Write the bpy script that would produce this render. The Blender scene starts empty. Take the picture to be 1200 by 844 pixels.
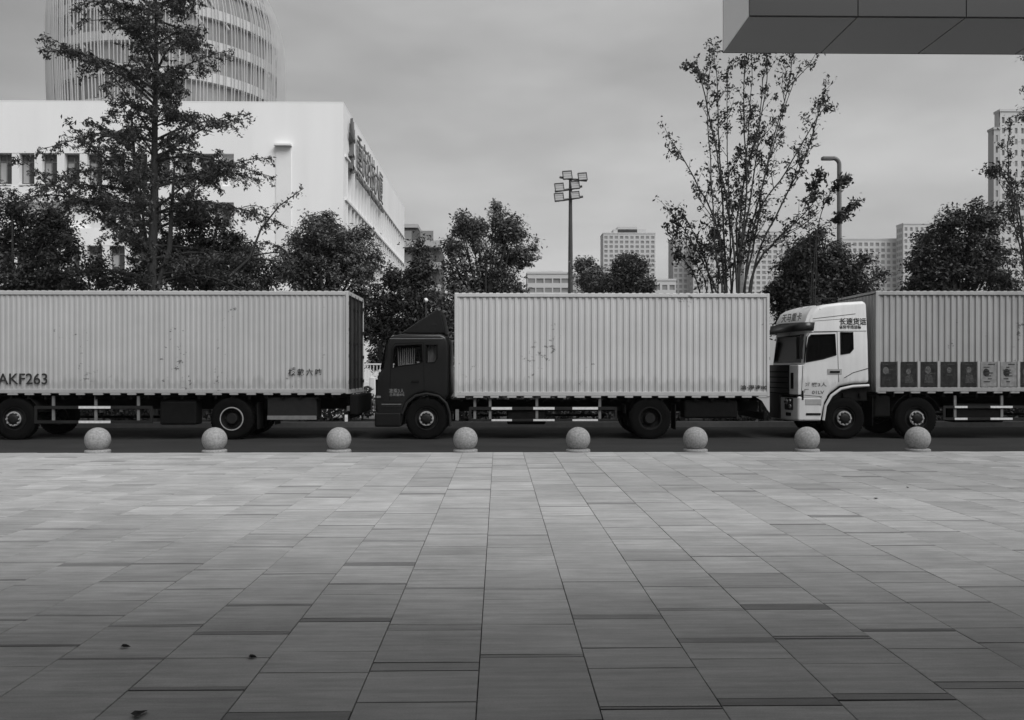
import bpy, math, random
import numpy as np
from mathutils import Vector, Matrix
R = math.radians
scn = bpy.context.scene
COL = scn.collection
rng = np.random.default_rng(7)
random.seed(7)

# ------------------------------------------------------------------ camera geometry
F, CX, CY = 1020.0, 600.0, 433.0          # focal length and principal point in photo pixels
PSI = R(0.9); HC = 1.65                   # yaw to the right, eye height above the plaza
ROAD = -0.10
sP, cP = math.sin(PSI), math.cos(PSI)
def at(px, py, Y):
    """world point seen at photo pixel (px, py) at distance Y across the street"""
    xc = (px-CX)/F; yc = (CY-py)/F
    dx = xc*cP + sP; dy = -xc*sP + cP
    t = Y/dy
    return Vector((dx*t, Y, HC + yc*t))
def AX(px, Y): return at(px, CY, Y).x
def AZ(py, Y, px=600): return at(px, py, Y).z

# ------------------------------------------------------------------ materials
def g(v): return (v, v, v, 1)
def new_mat(name):
    m = bpy.data.materials.new(name); m.use_nodes = True
    nt = m.node_tree; nt.nodes.clear()
    o = nt.nodes.new('ShaderNodeOutputMaterial')
    b = nt.nodes.new('ShaderNodeBsdfPrincipled')
    nt.links.new(b.outputs[0], o.inputs[0])
    return m, nt, b
def N(nt, typ, **kw):
    n = nt.nodes.new(typ)
    for k, v in kw.items(): setattr(n, k, v)
    return n
def math_(nt, op, a, b=None, clamp=False):
    n = N(nt, 'ShaderNodeMath', operation=op); n.use_clamp = clamp
    for i, v in enumerate((a, b)):
        if v is None: continue
        if isinstance(v, (int, float)): n.inputs[i].default_value = v
        else: nt.links.new(v, n.inputs[i])
    return n.outputs[0]
def noise(nt, scale, stretch=(1,1,1), detail=4, rough=.55, coord='Object', off=(0,0,0)):
    tc = N(nt, 'ShaderNodeTexCoord'); mp = N(nt, 'ShaderNodeMapping')
    mp.inputs['Scale'].default_value = stretch; mp.inputs['Location'].default_value = off
    nt.links.new(tc.outputs[coord], mp.inputs[0])
    n = N(nt, 'ShaderNodeTexNoise'); n.inputs['Scale'].default_value = scale
    n.inputs['Detail'].default_value = detail; n.inputs['Roughness'].default_value = rough
    nt.links.new(mp.outputs[0], n.inputs['Vector'])
    return n.outputs['Fac']
def ramp(nt, fac, pts):
    r = N(nt, 'ShaderNodeValToRGB'); nt.links.new(fac, r.inputs[0])
    el = r.color_ramp.elements
    while len(el) < len(pts): el.new(.5)
    for e, (p, v) in zip(el, pts): e.position = p; e.color = g(v)
    return r.outputs[0]
def simple(name, base, rough=.6, spec=.4, amp=.15, scale=3, stretch=(1,1,1), metal=0, bump=0, bscale=40):
    m, nt, b = new_mat(name)
    n = noise(nt, scale, stretch, 6, .6)
    v = math_(nt, 'MULTIPLY_ADD', n, 2*amp*base*1.6); nt.nodes[-1].inputs[2].default_value = base*(1-amp*1.6)
    nt.links.new(v, b.inputs['Base Color'])
    b.inputs['Roughness'].default_value = rough; b.inputs['Specular IOR Level'].default_value = spec
    b.inputs['Metallic'].default_value = metal
    if bump:
        bn = N(nt, 'ShaderNodeBump'); bn.inputs['Strength'].default_value = bump; bn.inputs['Distance'].default_value = .02
        nt.links.new(noise(nt, bscale), bn.inputs['Height']); nt.links.new(bn.outputs[0], b.inputs['Normal'])
    return m
def painted(name, base, streak=.12, rust=.62, rustv=.25, rough=.55, off=(0,0,0)):
    """sheet metal paint: vertical dirt runs, blotches, scattered scuffs and rust chips"""
    m, nt, b = new_mat(name)
    s1 = noise(nt, 1.0, (7, 7, .35), 5, .6, off=off)
    s2 = noise(nt, 1.0, (.7, .7, .9), 4, .6, off=off)
    v = math_(nt, 'MULTIPLY', s1, streak*2); v = math_(nt, 'ADD', v, 1-streak)
    w = math_(nt, 'MULTIPLY', s2, .3); w = math_(nt, 'ADD', w, .85)
    v = math_(nt, 'MULTIPLY', v, w); v = math_(nt, 'MULTIPLY', v, base)
    tcz = N(nt, 'ShaderNodeTexCoord'); sz = N(nt, 'ShaderNodeSeparateXYZ'); nt.links.new(tcz.outputs['Object'], sz.inputs[0])
    hgt = math_(nt, 'SUBTRACT', sz.outputs[2], .95); hgt = math_(nt, 'ADD', hgt, math_(nt, 'MULTIPLY', noise(nt, 1.0, (5, 5, .8), 5, .65, off=off), -.9))
    grime = ramp(nt, hgt, [(0, .82), (.12, 1)])              # road dirt thrown up along the foot
    v = math_(nt, 'MULTIPLY', v, grime)
    chips = math_(nt, 'MULTIPLY', noise(nt, 5.5, (1,1,1.6), 3, .75, off=off), noise(nt, .9, (1,1,.5), 2, off=off))
    mask = ramp(nt, chips, [(0, 0), (rust*.55, 0), (rust*.60, 1)])
    mx = N(nt, 'ShaderNodeMix', data_type='RGBA')
    nt.links.new(mask, mx.inputs[0]); nt.links.new(v, mx.inputs[6]); mx.inputs[7].default_value = g(base*rustv)
    nt.links.new(mx.outputs[2], b.inputs['Base Color'])
    b.inputs['Roughness'].default_value = rough; b.inputs['Specular IOR Level'].default_value = .35
    return m
def leafmat(name, lo, hi):
    m, nt, b = new_mat(name)
    ge = N(nt, 'ShaderNodeNewGeometry')
    r = ramp(nt, ge.outputs['Random Per Island'], [(0, lo), (.8, (lo+hi)/2), (1, hi)])
    nt.links.new(r, b.inputs['Base Color'])
    b.inputs['Roughness'].default_value = .5; b.inputs['Specular IOR Level'].default_value = .35
    tr = N(nt, 'ShaderNodeBsdfTranslucent'); nt.links.new(r, tr.inputs[0])
    mx = N(nt, 'ShaderNodeMixShader'); mx.inputs[0].default_value = .18
    nt.links.new(b.outputs[0], mx.inputs[1]); nt.links.new(tr.outputs[0], mx.inputs[2])
    nt.links.new(mx.outputs[0], [n for n in nt.nodes if n.type == 'OUTPUT_MATERIAL'][0].inputs[0])
    return m
def glassmat(name, base=.01, clear=.5, rough=.03, spec=.5):
    m, nt, b = new_mat(name)
    b.inputs['Base Color'].default_value = g(base); b.inputs['Roughness'].default_value = rough
    b.inputs['Specular IOR Level'].default_value = spec
    t = N(nt, 'ShaderNodeBsdfTransparent'); t.inputs[0].default_value = g(.8)
    mx = N(nt, 'ShaderNodeMixShader'); mx.inputs[0].default_value = clear
    nt.links.new(b.outputs[0], mx.inputs[1]); nt.links.new(t.outputs[0], mx.inputs[2])
    nt.links.new(mx.outputs[0], [n for n in nt.nodes if n.type == 'OUTPUT_MATERIAL'][0].inputs[0])
    return m

M = {}
M['asphalt'] = simple('asphalt', .029, .9, .15, .35, 1.2, (.4, 1, 1), bump=.4, bscale=60)
M['soil'] = simple('soil', .06, .95, .1, .3, .8)
M['kerbstone'] = simple('kerbstone', .28, .7, .3, .15, 6)
M['kerb_dark'] = simple('kerb_dark', .12, .8, .3, .2, 6)
M['granite'] = simple('granite', .275, .75, .25, .45, 26, bump=.5, bscale=60)
M['joint'] = simple('joint', .08, .9, .1, .2, 8)
M['tyre'] = simple('tyre', .006, .95, .05, .3, 14)
M['rim_dark'] = simple('rim_dark', .012, .6, .2, .4, 18)
M['rim_pale'] = simple('rim_pale', .3, .5, .5, .3, 18)
M['chassis'] = simple('chassis', .008, .85, .08, .4, 6)
M['rubber'] = simple('rubber', .009, .8, .1, .2, 6)
M['guard'] = simple('guard', .018, .7, .15, .3, 8)
M['reflector'] = simple('reflector', .62, .4, .5, .25, 16)
M['ink'] = simple('ink', .03, .7, .2, .5, 25)
M['ink_pale'] = simple('ink_pale', .5, .6, .3, .3, 25)
M['box_first'] = painted('box_first', .43, .13, .685, .3)
M['box_second'] = painted('box_second', .51, .13, .72, .4, off=(3,1,2))
M['box_third'] = painted('box_third', .335, .3, .66, .4, off=(9,4,1))
M['cab_dark'] = painted('cab_dark', .012, .12, .8, .5, .3)
M['cab_white'] = painted('cab_white', .65, .14, .71, .35, .35, off=(2,7,0))
M['cab_inside'] = simple('cab_inside', .03, .8, .2)
M['curtain'] = simple('curtain', .42, .8, .2, .6, 6, (6,6,.4))
M['glass'] = glassmat('glass', .006, .3, spec=.2)
M['glass_clear'] = glassmat('glass_clear', .008, .85, spec=.3)
M['glass_front'] = glassmat('glass_front', .004, .04, .15, .02)
M['glass_lamp'] = glassmat('glass_lamp', .12, .45, .1)
M['chrome'] = simple('chrome', .5, .25, .5, .1, 9, metal=.9)
M['bark'] = simple('bark', .05, .9, .1, .4, 6, (6,6,1))
M['leaf_conifer'] = leafmat('leaf_conifer', .03, .1)
M['leaf_dark'] = leafmat('leaf_dark', .02, .09)
M['leaf_mid'] = leafmat('leaf_mid', .04, .2)
M['leaf_sparse'] = leafmat('leaf_sparse', .03, .06)
M['white_wall'] = simple('white_wall', .84, .7, .3, .07, .35, (1.2,1.2,.12))
M['white_trim'] = simple('white_trim', .78, .7, .3, .05, .6)
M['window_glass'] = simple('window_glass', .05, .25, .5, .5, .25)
M['blind'] = simple('blind', .32, .7, .2, .3, .35)
M['pane_grey'] = simple('pane_grey', .40, .35, .5, .25, .2)
M['sign'] = simple('sign', .13, .5, .4, .25, 2)
M['tower_core'] = simple('tower_core', .24, .4, .4, .55, .22, (1,1,.55))
M['tower_band'] = simple('tower_band', .5, .6, .3, .15, .2)
M['fin'] = simple('fin', .5, .5, .4, .1, .3)
M['far_wall'] = simple('far_wall', .52, .8, .2, .06, .03)
M['far_wall_dark'] = simple('far_wall_dark', .40, .8, .2, .1, .05)
M['far_window'] = simple('far_window', .22, .4, .4, .3, .2)
M['mid_wall'] = simple('mid_wall', .10, .8, .2, .2, .1)
M['pole'] = simple('pole', .045, .5, .4, .2, 2)
M['pole_grey'] = simple('pole_grey', .13, .5, .4, .1, 2)
M['lamp_white'] = simple('lamp_white', .75, .4, .5, .05, 2)
M['flood'] = simple('flood', .33, .4, .5, .1, 3)
M['soffit'] = simple('soffit', .22, .45, .4, .05, .5)
M['fascia'] = simple('fascia', .026, .45, .4, .06, .5)
M['end_panel'] = simple('end_panel', .9, .5, .4, .04, .5)
M['facade'] = simple('facade', .3, .8, .2, .1, .3)
M['paint_white'] = simple('paint_white', .7, .5, .4, .1, 4)
M['dead_leaf'] = simple('dead_leaf', .05, .8, .2, .3, 20)

M['lamp_dark'] = simple('lamp_dark', .03, .1, .5, .3, 12)
M['poster_soft'] = simple('poster_soft', .055, .8, .1, .9, 22)
M['ink_dim'] = simple('ink_dim', .2, .6, .3, .5, 25)
M['seat_grey'] = simple('seat_grey', .3, .6, .3, .2, 8)
M['visor'] = simple('visor', .02, .3, .5, .2, 3)
M['grille'] = simple('grille', .015, .5, .4, .3, 3)
M['ink_mid'] = simple('ink_mid', .14, .6, .3, .5, 25)
M['tail_light'] = simple('tail_light', .1, .25, .5, .2, 9)
M['guard_post'] = simple('guard_post', .16, .7, .3, .3, 9)
M['box_rear'] = painted('box_rear', .03, .3, .55, .4)
M['poster_dark'] = simple('poster_dark', .028, .8, .1, .8, 9)
M['poster_mid'] = simple('poster_mid', .10, .8, .1, .9, 22)
M['poster_pale'] = simple('poster_pale', .2, .5, .4, .5, 9)
# paving: tone per tile (attribute 'tone') and a grain that runs across the walk
def paving():
    m, nt, b = new_mat('paving')
    at_ = N(nt, 'ShaderNodeAttribute', attribute_name='tone')
    off = N(nt, 'ShaderNodeVectorMath', operation='MULTIPLY_ADD')
    tc = N(nt, 'ShaderNodeTexCoord'); nt.links.new(tc.outputs['Object'], off.inputs[0])
    off.inputs[1].default_value = (.9, 11, 1)
    cmb = N(nt, 'ShaderNodeCombineXYZ')
    for i in range(3): nt.links.new(math_(nt, 'MULTIPLY', at_.outputs['Fac'], 37+11*i), cmb.inputs[i])
    nt.links.new(cmb.outputs[0], off.inputs[2])
    n1 = N(nt, 'ShaderNodeTexNoise'); n1.inputs['Scale'].default_value = 1.3; n1.inputs['Detail'].default_value = 5
    n1.inputs['Roughness'].default_value = .6
    nt.links.new(off.outputs[0], n1.inputs['Vector'])
    grain = math_(nt, 'MULTIPLY_ADD', n1.outputs['Fac'], 1.15); nt.nodes[-1].inputs[2].default_value = .42
    n3 = noise(nt, 1.0, (3.5, 30, 1), 5, .7)
    g3 = math_(nt, 'MULTIPLY_ADD', n3, .7); nt.nodes[-1].inputs[2].default_value = .65
    grain = math_(nt, 'MULTIPLY', grain, g3)
    sp = math_(nt, 'MULTIPLY_ADD', noise(nt, 110, (1,1,1), 3), .6); nt.nodes[-1].inputs[2].default_value = .7
    st = math_(nt, 'MULTIPLY_ADD', noise(nt, 1.1, (1,1,1), 7, .72), .9); nt.nodes[-1].inputs[2].default_value = .55
    v = math_(nt, 'MULTIPLY', grain, sp); v = math_(nt, 'MULTIPLY', v, st)
    v = math_(nt, 'MULTIPLY', v, at_.outputs['Fac']); v = math_(nt, 'MULTIPLY', v, .385)
    nt.links.new(v, b.inputs['Base Color'])
    rr = math_(nt, 'MULTIPLY_ADD', n1.outputs['Fac'], .3); nt.nodes[-1].inputs[2].default_value = .38
    nt.links.new(rr, b.inputs['Roughness'])
    b.inputs['Specular IOR Level'].default_value = .45
    bn = N(nt, 'ShaderNodeBump'); bn.inputs['Strength'].default_value = .15; bn.inputs['Distance'].default_value = .006
    nt.links.new(n1.outputs['Fac'], bn.inputs['Height']); nt.links.new(bn.outputs[0], b.inputs['Normal'])
    return m
M['paving'] = paving()

# ------------------------------------------------------------------ mesh helpers
class MB:
    def __init__(s): s.v = []; s.f = []
    def add(s, v, f):
        b = len(s.v); s.v += [tuple(p) for p in v]; s.f += [tuple(i+b for i in q) for q in f]; return s
    def box(s, x0, x1, y0, y1, z0, z1):
        v = [(x, y, z) for z in (z0, z1) for y in (y0, y1) for x in (x0, x1)]
        return s.add(v, [(0,2,3,1), (4,5,7,6), (0,1,5,4), (2,6,7,3), (0,4,6,2), (1,3,7,5)])
    def prism(s, prof, y0, y1):
        """polygon of (x, z) pushed from y0 to y1"""
        n = len(prof)
        a = sum(prof[i][0]*prof[(i+1) % n][1]-prof[(i+1) % n][0]*prof[i][1] for i in range(n))
        if a < 0: prof = prof[::-1]
        v = [(x, y0, z) for x, z in prof]+[(x, y1, z) for x, z in prof]
        f = [tuple(range(n)), tuple(range(2*n-1, n-1, -1))]
        f += [(i, i+n, (i+1) % n+n, (i+1) % n) for i in range(n)]
        return s.add(v, f)
    def lathe(s, prof, c, n=24, axis='Z'):
        v = []; f = []; k = len(prof)
        for i in range(n):
            a = 2*math.pi*i/n; ca, sa = math.cos(a), math.sin(a)
            for r, h in prof:
                p = (r*ca, r*sa, h) if axis == 'Z' else (r*ca, h, r*sa)
                v.append((p[0]+c[0], p[1]+c[1], p[2]+c[2]))
        for i in range(n):
            j = (i+1) % n
            for q in range(k-1): f.append((i*k+q, j*k+q, j*k+q+1, i*k+q+1))
        return s.add(v, f)
    def tube(s, pts, rad, n=6):
        pts = [Vector(p) for p in pts]
        if isinstance(rad, (int, float)): rad = [rad]*len(pts)
        v = []; f = []; u = None
        for i, p in enumerate(pts):
            t = (pts[min(i+1, len(pts)-1)]-pts[max(i-1, 0)])
            t = t.normalized() if t.length > 1e-9 else Vector((0,0,1))
            if u is None: u = t.orthogonal().normalized()
            else:
                u = (u-t*u.dot(t)); u = u.normalized() if u.length > 1e-6 else t.orthogonal().normalized()
            w = t.cross(u)
            for k in range(n):
                a = 2*math.pi*k/n
                v.append(p+(u*math.cos(a)+w*math.sin(a))*rad[i])
        for i in range(len(pts)-1):
            for k in range(n):
                k2 = (k+1) % n
                f.append((i*n+k, i*n+k2, (i+1)*n+k2, (i+1)*n+k))
        f.append(tuple(range(n-1, -1, -1))); f.append(tuple((len(pts)-1)*n+k for k in range(n)))
        return s.add(v, f)
    def mesh(s, name):
        me = bpy.data.meshes.new(name); me.from_pydata(s.v, [], s.f); me.update(); return me
    def build(s, name, mat, parent=None, smooth=False, bevel=0, seg=2, ang=40):
        o = bpy.data.objects.new(name, s.mesh(name)); COL.objects.link(o)
        if mat is not None: o.data.materials.append(M[mat])
        if smooth:
            for p in o.data.polygons: p.use_smooth = True
            try: o.data.set_sharp_from_angle(angle=R(35))
            except Exception: pass
        if bevel:
            b = o.modifiers.new('bevel', 'BEVEL'); b.width = bevel; b.segments = seg; b.limit_method = 'ANGLE'; b.angle_limit = R(ang)
        if parent is not None: o.parent = parent
        return o
def tag(o, label=None, cat=None, group=None, kind=None):
    for k, v in (('label', label), ('category', cat), ('group', group), ('kind', kind)):
        if v: o[k] = v
    return o
def thing(name, label, cat, loc=(0,0,0), group=None):
    o = bpy.data.objects.new(name, None); COL.objects.link(o); o.location = loc; o.empty_display_size = .2
    return tag(o, label, cat, group)
def copy_child(o, parent, loc=None):
    c = o.copy(); COL.objects.link(c); c.parent = parent
    if loc is not None: c.location = loc
    return c
def text(name, s, mat, parent, loc, h, rot=(R(90),0,0), bold=.0, sx=1, depth=.002):
    """lettering of cap height h, starting at loc"""
    cu = bpy.data.curves.new(name, 'FONT'); cu.body = s; cu.size = 1; cu.offset = bold; cu.extrude = 0
    o = bpy.data.objects.new(name, cu); COL.objects.link(o)
    bpy.context.view_layer.update()
    me = bpy.data.meshes.new_from_object(o.evaluated_get(bpy.context.evaluated_depsgraph_get()))
    bpy.data.objects.remove(o); bpy.data.curves.remove(cu)
    k = h/.72
    for v in me.vertices: v.co = (v.co.x*k*sx, v.co.y*k, v.co.z)
    o = bpy.data.objects.new(name, me); COL.objects.link(o); me.materials.clear(); me.materials.append(M[mat])
    o.location = loc; o.rotation_euler = rot; o.parent = parent
    return o
def carve(o, cutters):
    """cut the solids in cutters out of o, for good"""
    tmp = []
    for mb in cutters:
        c = bpy.data.objects.new('cutter', mb.mesh('cutter')); COL.objects.link(c); c.parent = o.parent; tmp.append(c)
        md = o.modifiers.new('cut', 'BOOLEAN'); md.object = c; md.operation = 'DIFFERENCE'; md.solver = 'EXACT'
    bpy.context.view_layer.update()
    me = bpy.data.meshes.new_from_object(o.evaluated_get(bpy.context.evaluated_depsgraph_get()))
    o.modifiers.clear(); o.data = me
    for c in tmp: bpy.data.objects.remove(c)
def quads(name, cen, nor, tan, w, l, mat, parent):
    """many small leaf faces as one mesh (numpy)"""
    n = len(cen); nor = nor/np.linalg.norm(nor, axis=1, keepdims=True)
    tan = tan-nor*np.sum(tan*nor, axis=1, keepdims=True); tan /= np.linalg.norm(tan, axis=1, keepdims=True)+1e-9
    bi = np.cross(nor, tan); w = w.reshape(-1,1)/2; l = l.reshape(-1,1)/2
    fold = nor*w*.5
    v = np.empty((n, 4, 3))
    v[:,0] = cen-tan*l; v[:,1] = cen+bi*w+fold; v[:,2] = cen+tan*l; v[:,3] = cen-bi*w+fold
    me = bpy.data.meshes.new(name)
    me.vertices.add(4*n); me.vertices.foreach_set('co', v.reshape(-1).astype(np.float32))
    me.loops.add(4*n); me.loops.foreach_set('vertex_index', np.arange(4*n, dtype=np.int32))
    me.polygons.add(n); me.polygons.foreach_set('loop_start', np.arange(0, 4*n, 4, dtype=np.int32))
    try: me.polygons.foreach_set('loop_total', np.full(n, 4, dtype=np.int32))
    except Exception: pass
    me.update(calc_edges=True); me.validate()
    me.materials.append(M[mat])
    o = bpy.data.objects.new(name, me); COL.objects.link(o)
    if parent is not None: o.parent = parent
    return o

# ------------------------------------------------------------------ world, sun, camera
w = bpy.data.worlds.new('World'); scn.world = w; w.use_nodes = True
nt = w.node_tree; nt.nodes.clear()
SUN_EL, SUN_AZ = 50, 38                   # sun high behind the viewer, a little to the right
out = N(nt, 'ShaderNodeOutputWorld'); bg = N(nt, 'ShaderNodeBackground'); bg.inputs[1].default_value = .1
sky = N(nt, 'ShaderNodeTexSky'); sky.sky_type = 'NISHITA'; sky.sun_disc = False
sky.sun_elevation = R(SUN_EL); sky.sun_rotation = R(180-SUN_AZ)
bw = N(nt, 'ShaderNodeRGBToBW'); nt.links.new(sky.outputs[0], bw.inputs[0])
c1 = noise(nt, 1.9, (1,1,3.0), 4, .5, 'Generated', (.3,.1,.75))
c2 = noise(nt, 5, (1,1,3.5), 5, .6, 'Generated', (1.3,2.1,.2))
cloud = ramp(nt, c1, [(.32, .72), (.5, 1.0), (.68, 1.32)])
cl2 = math_(nt, 'MULTIPLY_ADD', c2, .36); nt.nodes[-1].inputs[2].default_value = .82
cloudv = math_(nt, 'MULTIPLY', cloud, cl2)
tcw = N(nt, 'ShaderNodeTexCoord'); sx_ = N(nt, 'ShaderNodeSeparateXYZ'); nt.links.new(tcw.outputs['Generated'], sx_.inputs[0])
side_ = ramp(nt, math_(nt, 'MULTIPLY_ADD', sx_.outputs[0], .5), [(.2, .52), (.27, .66), (.37, .95), (.5, 1.0), (.75, 1.05)]); [n for n in nt.nodes if n.type == 'MATH'][-1].inputs[2].default_value = .5
low_ = math_(nt, 'MULTIPLY_ADD', sx_.outputs[2], -.5); nt.nodes[-1].inputs[2].default_value = 1.16
low_ = math_(nt, 'MAXIMUM', low_, .95)
cloudv = math_(nt, 'MULTIPLY', cloudv, side_); cloudv = math_(nt, 'MULTIPLY', cloudv, low_)
cloudv = math_(nt, 'MULTIPLY', cloudv, 2.06)
mx = N(nt, 'ShaderNodeMix', data_type='RGBA'); mx.inputs[0].default_value = .93
nt.links.new(bw.outputs[0], mx.inputs[6]); nt.links.new(cloudv, mx.inputs[7])
nt.links.new(mx.outputs[2], bg.inputs[0]); nt.links.new(bg.outputs[0], out.inputs[0])
sl = bpy.data.lights.new('sun', 'SUN'); sl.energy = 1.5; sl.angle = R(45); sl.color = (1, 1, 1)
so = bpy.data.objects.new('sun', sl); COL.objects.link(so)
so.rotation_euler = (R(90-SUN_EL), 0, R(SUN_AZ)); so.location = (0, -20, 40)
cam = bpy.data.cameras.new('camera'); co = bpy.data.objects.new('camera', cam); COL.objects.link(co)
cam.sensor_width = 36; cam.lens = F/1200*36; cam.shift_y = (CY-422)/1200; cam.clip_end = 6000
co.location = (0, 0, HC); co.rotation_euler = (R(90), 0, -PSI); scn.camera = co
vs = scn.view_settings; vs.view_transform = 'Standard'; vs.look = 'None'; vs.gamma = 1; vs.use_curve_mapping = False
vs.exposure = 1.1
scn.cycles.use_denoising = True; scn.cycles.max_bounces = 6; scn.cycles.transparent_max_bounces = 8
scn.cycles.volume_bounces = 0; scn.cycles.volume_step_rate = 5

# ------------------------------------------------------------------ ground, road, plaza
EDGE = 17.35
tag(MB().box(-1500, 1500, -300, 2500, -.62, ROAD-.02).build('ground', 'soil'), kind='structure')
def sheet(name, x0, x1, y0, y1, z, mat):
    return tag(MB().add([(x0,y0,z), (x1,y0,z), (x1,y1,z), (x0,y1,z)], [(0,1,2,3)]).build(name, mat), kind='structure')
sheet('road', -200, 200, EDGE, 26.3, ROAD, 'asphalt')
tag(MB().box(-200, 200, 26.3, 26.45, -.4, .06).build('kerb', 'kerb_dark'), kind='structure')
tag(MB().box(-200, 200, 26.45, 40, -.4, .04).build('planting_bed', 'soil'), kind='structure')
tag(MB().box(-24, 24, -7, EDGE-.006, -.4, -.02).build('plaza_base', 'joint'), kind='structure')
# tiles
verts, faces, tones = [], [], []
J = .0048
k0 = -40
for k in range(-40, 40):
    x0 = -.106+.6*k+J/2; x1 = x0+.6-J
    y = EDGE-.004; par = random.random()
    first = True; idx = int(par*2)
    y -= 0
    row = []
    # a stone edge tile first, then 0.9 and 0.6 m tiles in turn, some followed by a narrow dark strip
    seq_y = y
    L = [.3+.6*par]
    while seq_y > -6.5:
        ln = L.pop(0) if L else (.9 if idx % 2 == 0 else .6); idx += 1
        strip = random.random() < .8
        if ln > .7 and random.random() < .7:                # many long slabs are cut in two
            cut_ = random.choice([.3, .35, .45, .55])
            row.append((seq_y-cut_, seq_y, False)); row.append((seq_y-ln, seq_y-cut_, False))
        else: row.append((seq_y-ln, seq_y, False))
        seq_y -= ln
        if strip:
            d = random.choice([.02, .025, .03, .04, .05, .09, .14]); row.append((seq_y-d, seq_y, True)); seq_y -= d
    for (ya, yb, dark) in row:
        t = random.gauss(1, .065) if not dark else random.gauss(.6, .12)
        t = max(.4, t)
        z = random.uniform(-.0012, .0012); tilt = random.uniform(-.0015, .0015); tx = random.uniform(-.001, .001)
        j2 = J*.6
        ax, bx, ay, by = x0, x1, ya+j2, yb-j2
        b = len(verts); c = .0025
        for (xx, yy) in ((ax,ay), (bx,ay), (bx,by), (ax,by)): verts.append((xx, yy, -.012))
        for i, (xx, yy) in enumerate(((ax,ay), (bx,ay), (bx,by), (ax,by))): verts.append((xx, yy, -.003+z))
        for i, (sx, sy, xx, yy) in enumerate(((1,1,ax,ay), (-1,1,bx,ay), (-1,-1,bx,by), (1,-1,ax,by))):
            verts.append((xx+sx*c, yy+sy*c, z+(tilt if sy > 0 else -tilt)+(tx if sx > 0 else -tx)))
        for lo in (0, 4):
            for i in range(4):
                j = (i+1) % 4; faces.append((b+lo+i, b+lo+j, b+lo+4+j, b+lo+4+i))
        faces.append((b+8, b+9, b+10, b+11)); tones += [t]*9
me = bpy.data.meshes.new('plaza_paving'); me.from_pydata(verts, [], faces)
a = me.attributes.new('tone', 'FLOAT', 'FACE'); a.data.foreach_set('value', tones); me.update()
me.materials.append(M['paving'])
po = bpy.data.objects.new('plaza_paving', me); COL.objects.link(po); tag(po, kind='structure')

# ------------------------------------------------------------------ granite ball bollards
SPH = .245
prof = []
for i in range(25):
    th = -math.pi/2+math.pi*i/24
    prof.append((max(SPH*math.cos(th), .0005), SPH+.005+SPH*math.sin(th)))
ball0 = MB().lathe(prof, (0,0,0), 40).build('ball', 'granite', smooth=True)
base0 = MB().lathe([(.0005,-.11), (.245,-.11), (.245,.035), (.232,.05), (.17,.062), (.0005,.062)], (0,0,0), 40).build('base', 'granite', smooth=True)
blab = ['stone ball bollard leftmost of the row, under the paired white stripes of a side guard',
        'stone ball bollard in front of the pale ringed rear wheel of the left truck',
        'stone ball bollard below the dark gap behind the left cargo box',
        'stone ball bollard beside the front wheel of the dark cab truck',
        'stone ball bollard below the right end of the striped guard on the middle truck',
        'stone ball bollard just right of the middle truck rear wheel',
        'stone ball bollard under the white cab front wheel arch and bumper',
        'stone ball bollard rightmost of the row, below the second axle of the white cab truck']
for i, px in enumerate((109, 247.5, 395, 545, 678.5, 817.5, 950, 1081)):
    r = thing('ball_bollard', blab[i], 'bollard', (AX(px, EDGE-.1), EDGE+.1, 0), 'granite ball bollards along the plaza edge')
    if i == 0: ball0.parent = r; base0.parent = r
    else:
        a = copy_child(ball0, r); a.rotation_euler = (random.random(), random.random(), random.random()*6); a.location = (0,0,0)
        a.rotation_euler = (0, 0, random.random()*6)
        copy_child(base0, r)
for i, (px, py) in enumerate(((146,757), (163,836), (295,770), (1064,573), (1026,586))):
    Y = F*HC/(py-CY); p = at(px, py, Y)
    mb = MB(); n = 9; pts = []
    L = .028 if i != 1 else .045
    for k in range(n):
        a = 2*math.pi*k/n; rr = L*(1+.35*math.cos(a*3+i))
        pts.append((rr*math.cos(a), rr*.6*math.sin(a), .006+.012*abs(math.sin(a))))
    b = mb.add(pts+[(0,0,.004)], [(k, (k+1) % n, n) for k in range(n)]).build('fallen_leaf', 'dead_leaf')
    b.location = (p.x, p.y, 0); b.rotation_euler = (0, 0, i*1.3)
    lab = ['dark fallen leaf lying on paving, upper of the left pair', 'large dark fallen leaf at the bottom left of the paving',
           'small dark fallen leaf on paving right of the left pair', 'dark fallen leaf on far right paving, nearer the bollards',
           'dark fallen leaf on far right paving, nearer the viewer'][i]
    tag(b, lab, 'leaf', 'fallen leaves on the paving')

# ------------------------------------------------------------------ trucks
YT = 21.7; YH = 1.225; YC = YT+YH
class Truck:
    """local frame: root at road level under the truck's middle; near side at local y = -YH"""
    def __init__(s, name, label, pxref, group='box trucks parked nose to tail'):
        s.x0 = AX(pxref, YT); s.root = thing(name, label, 'truck', (s.x0, YC, ROAD), group)
    def X(s, px): return AX(px, YT)-s.x0
    def Z(s, py): return AZ(py, YT)-ROAD
    def P(s, pts): return [(s.X(x), s.Z(y)) for x, y in pts]

def arc(cx, cz, r, a0, a1, n):
    return [(cx+r*math.cos(R(a0+(a1-a0)*i/n)), cz+r*math.sin(R(a0+(a1-a0)*i/n))) for i in range(n+1)]

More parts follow.
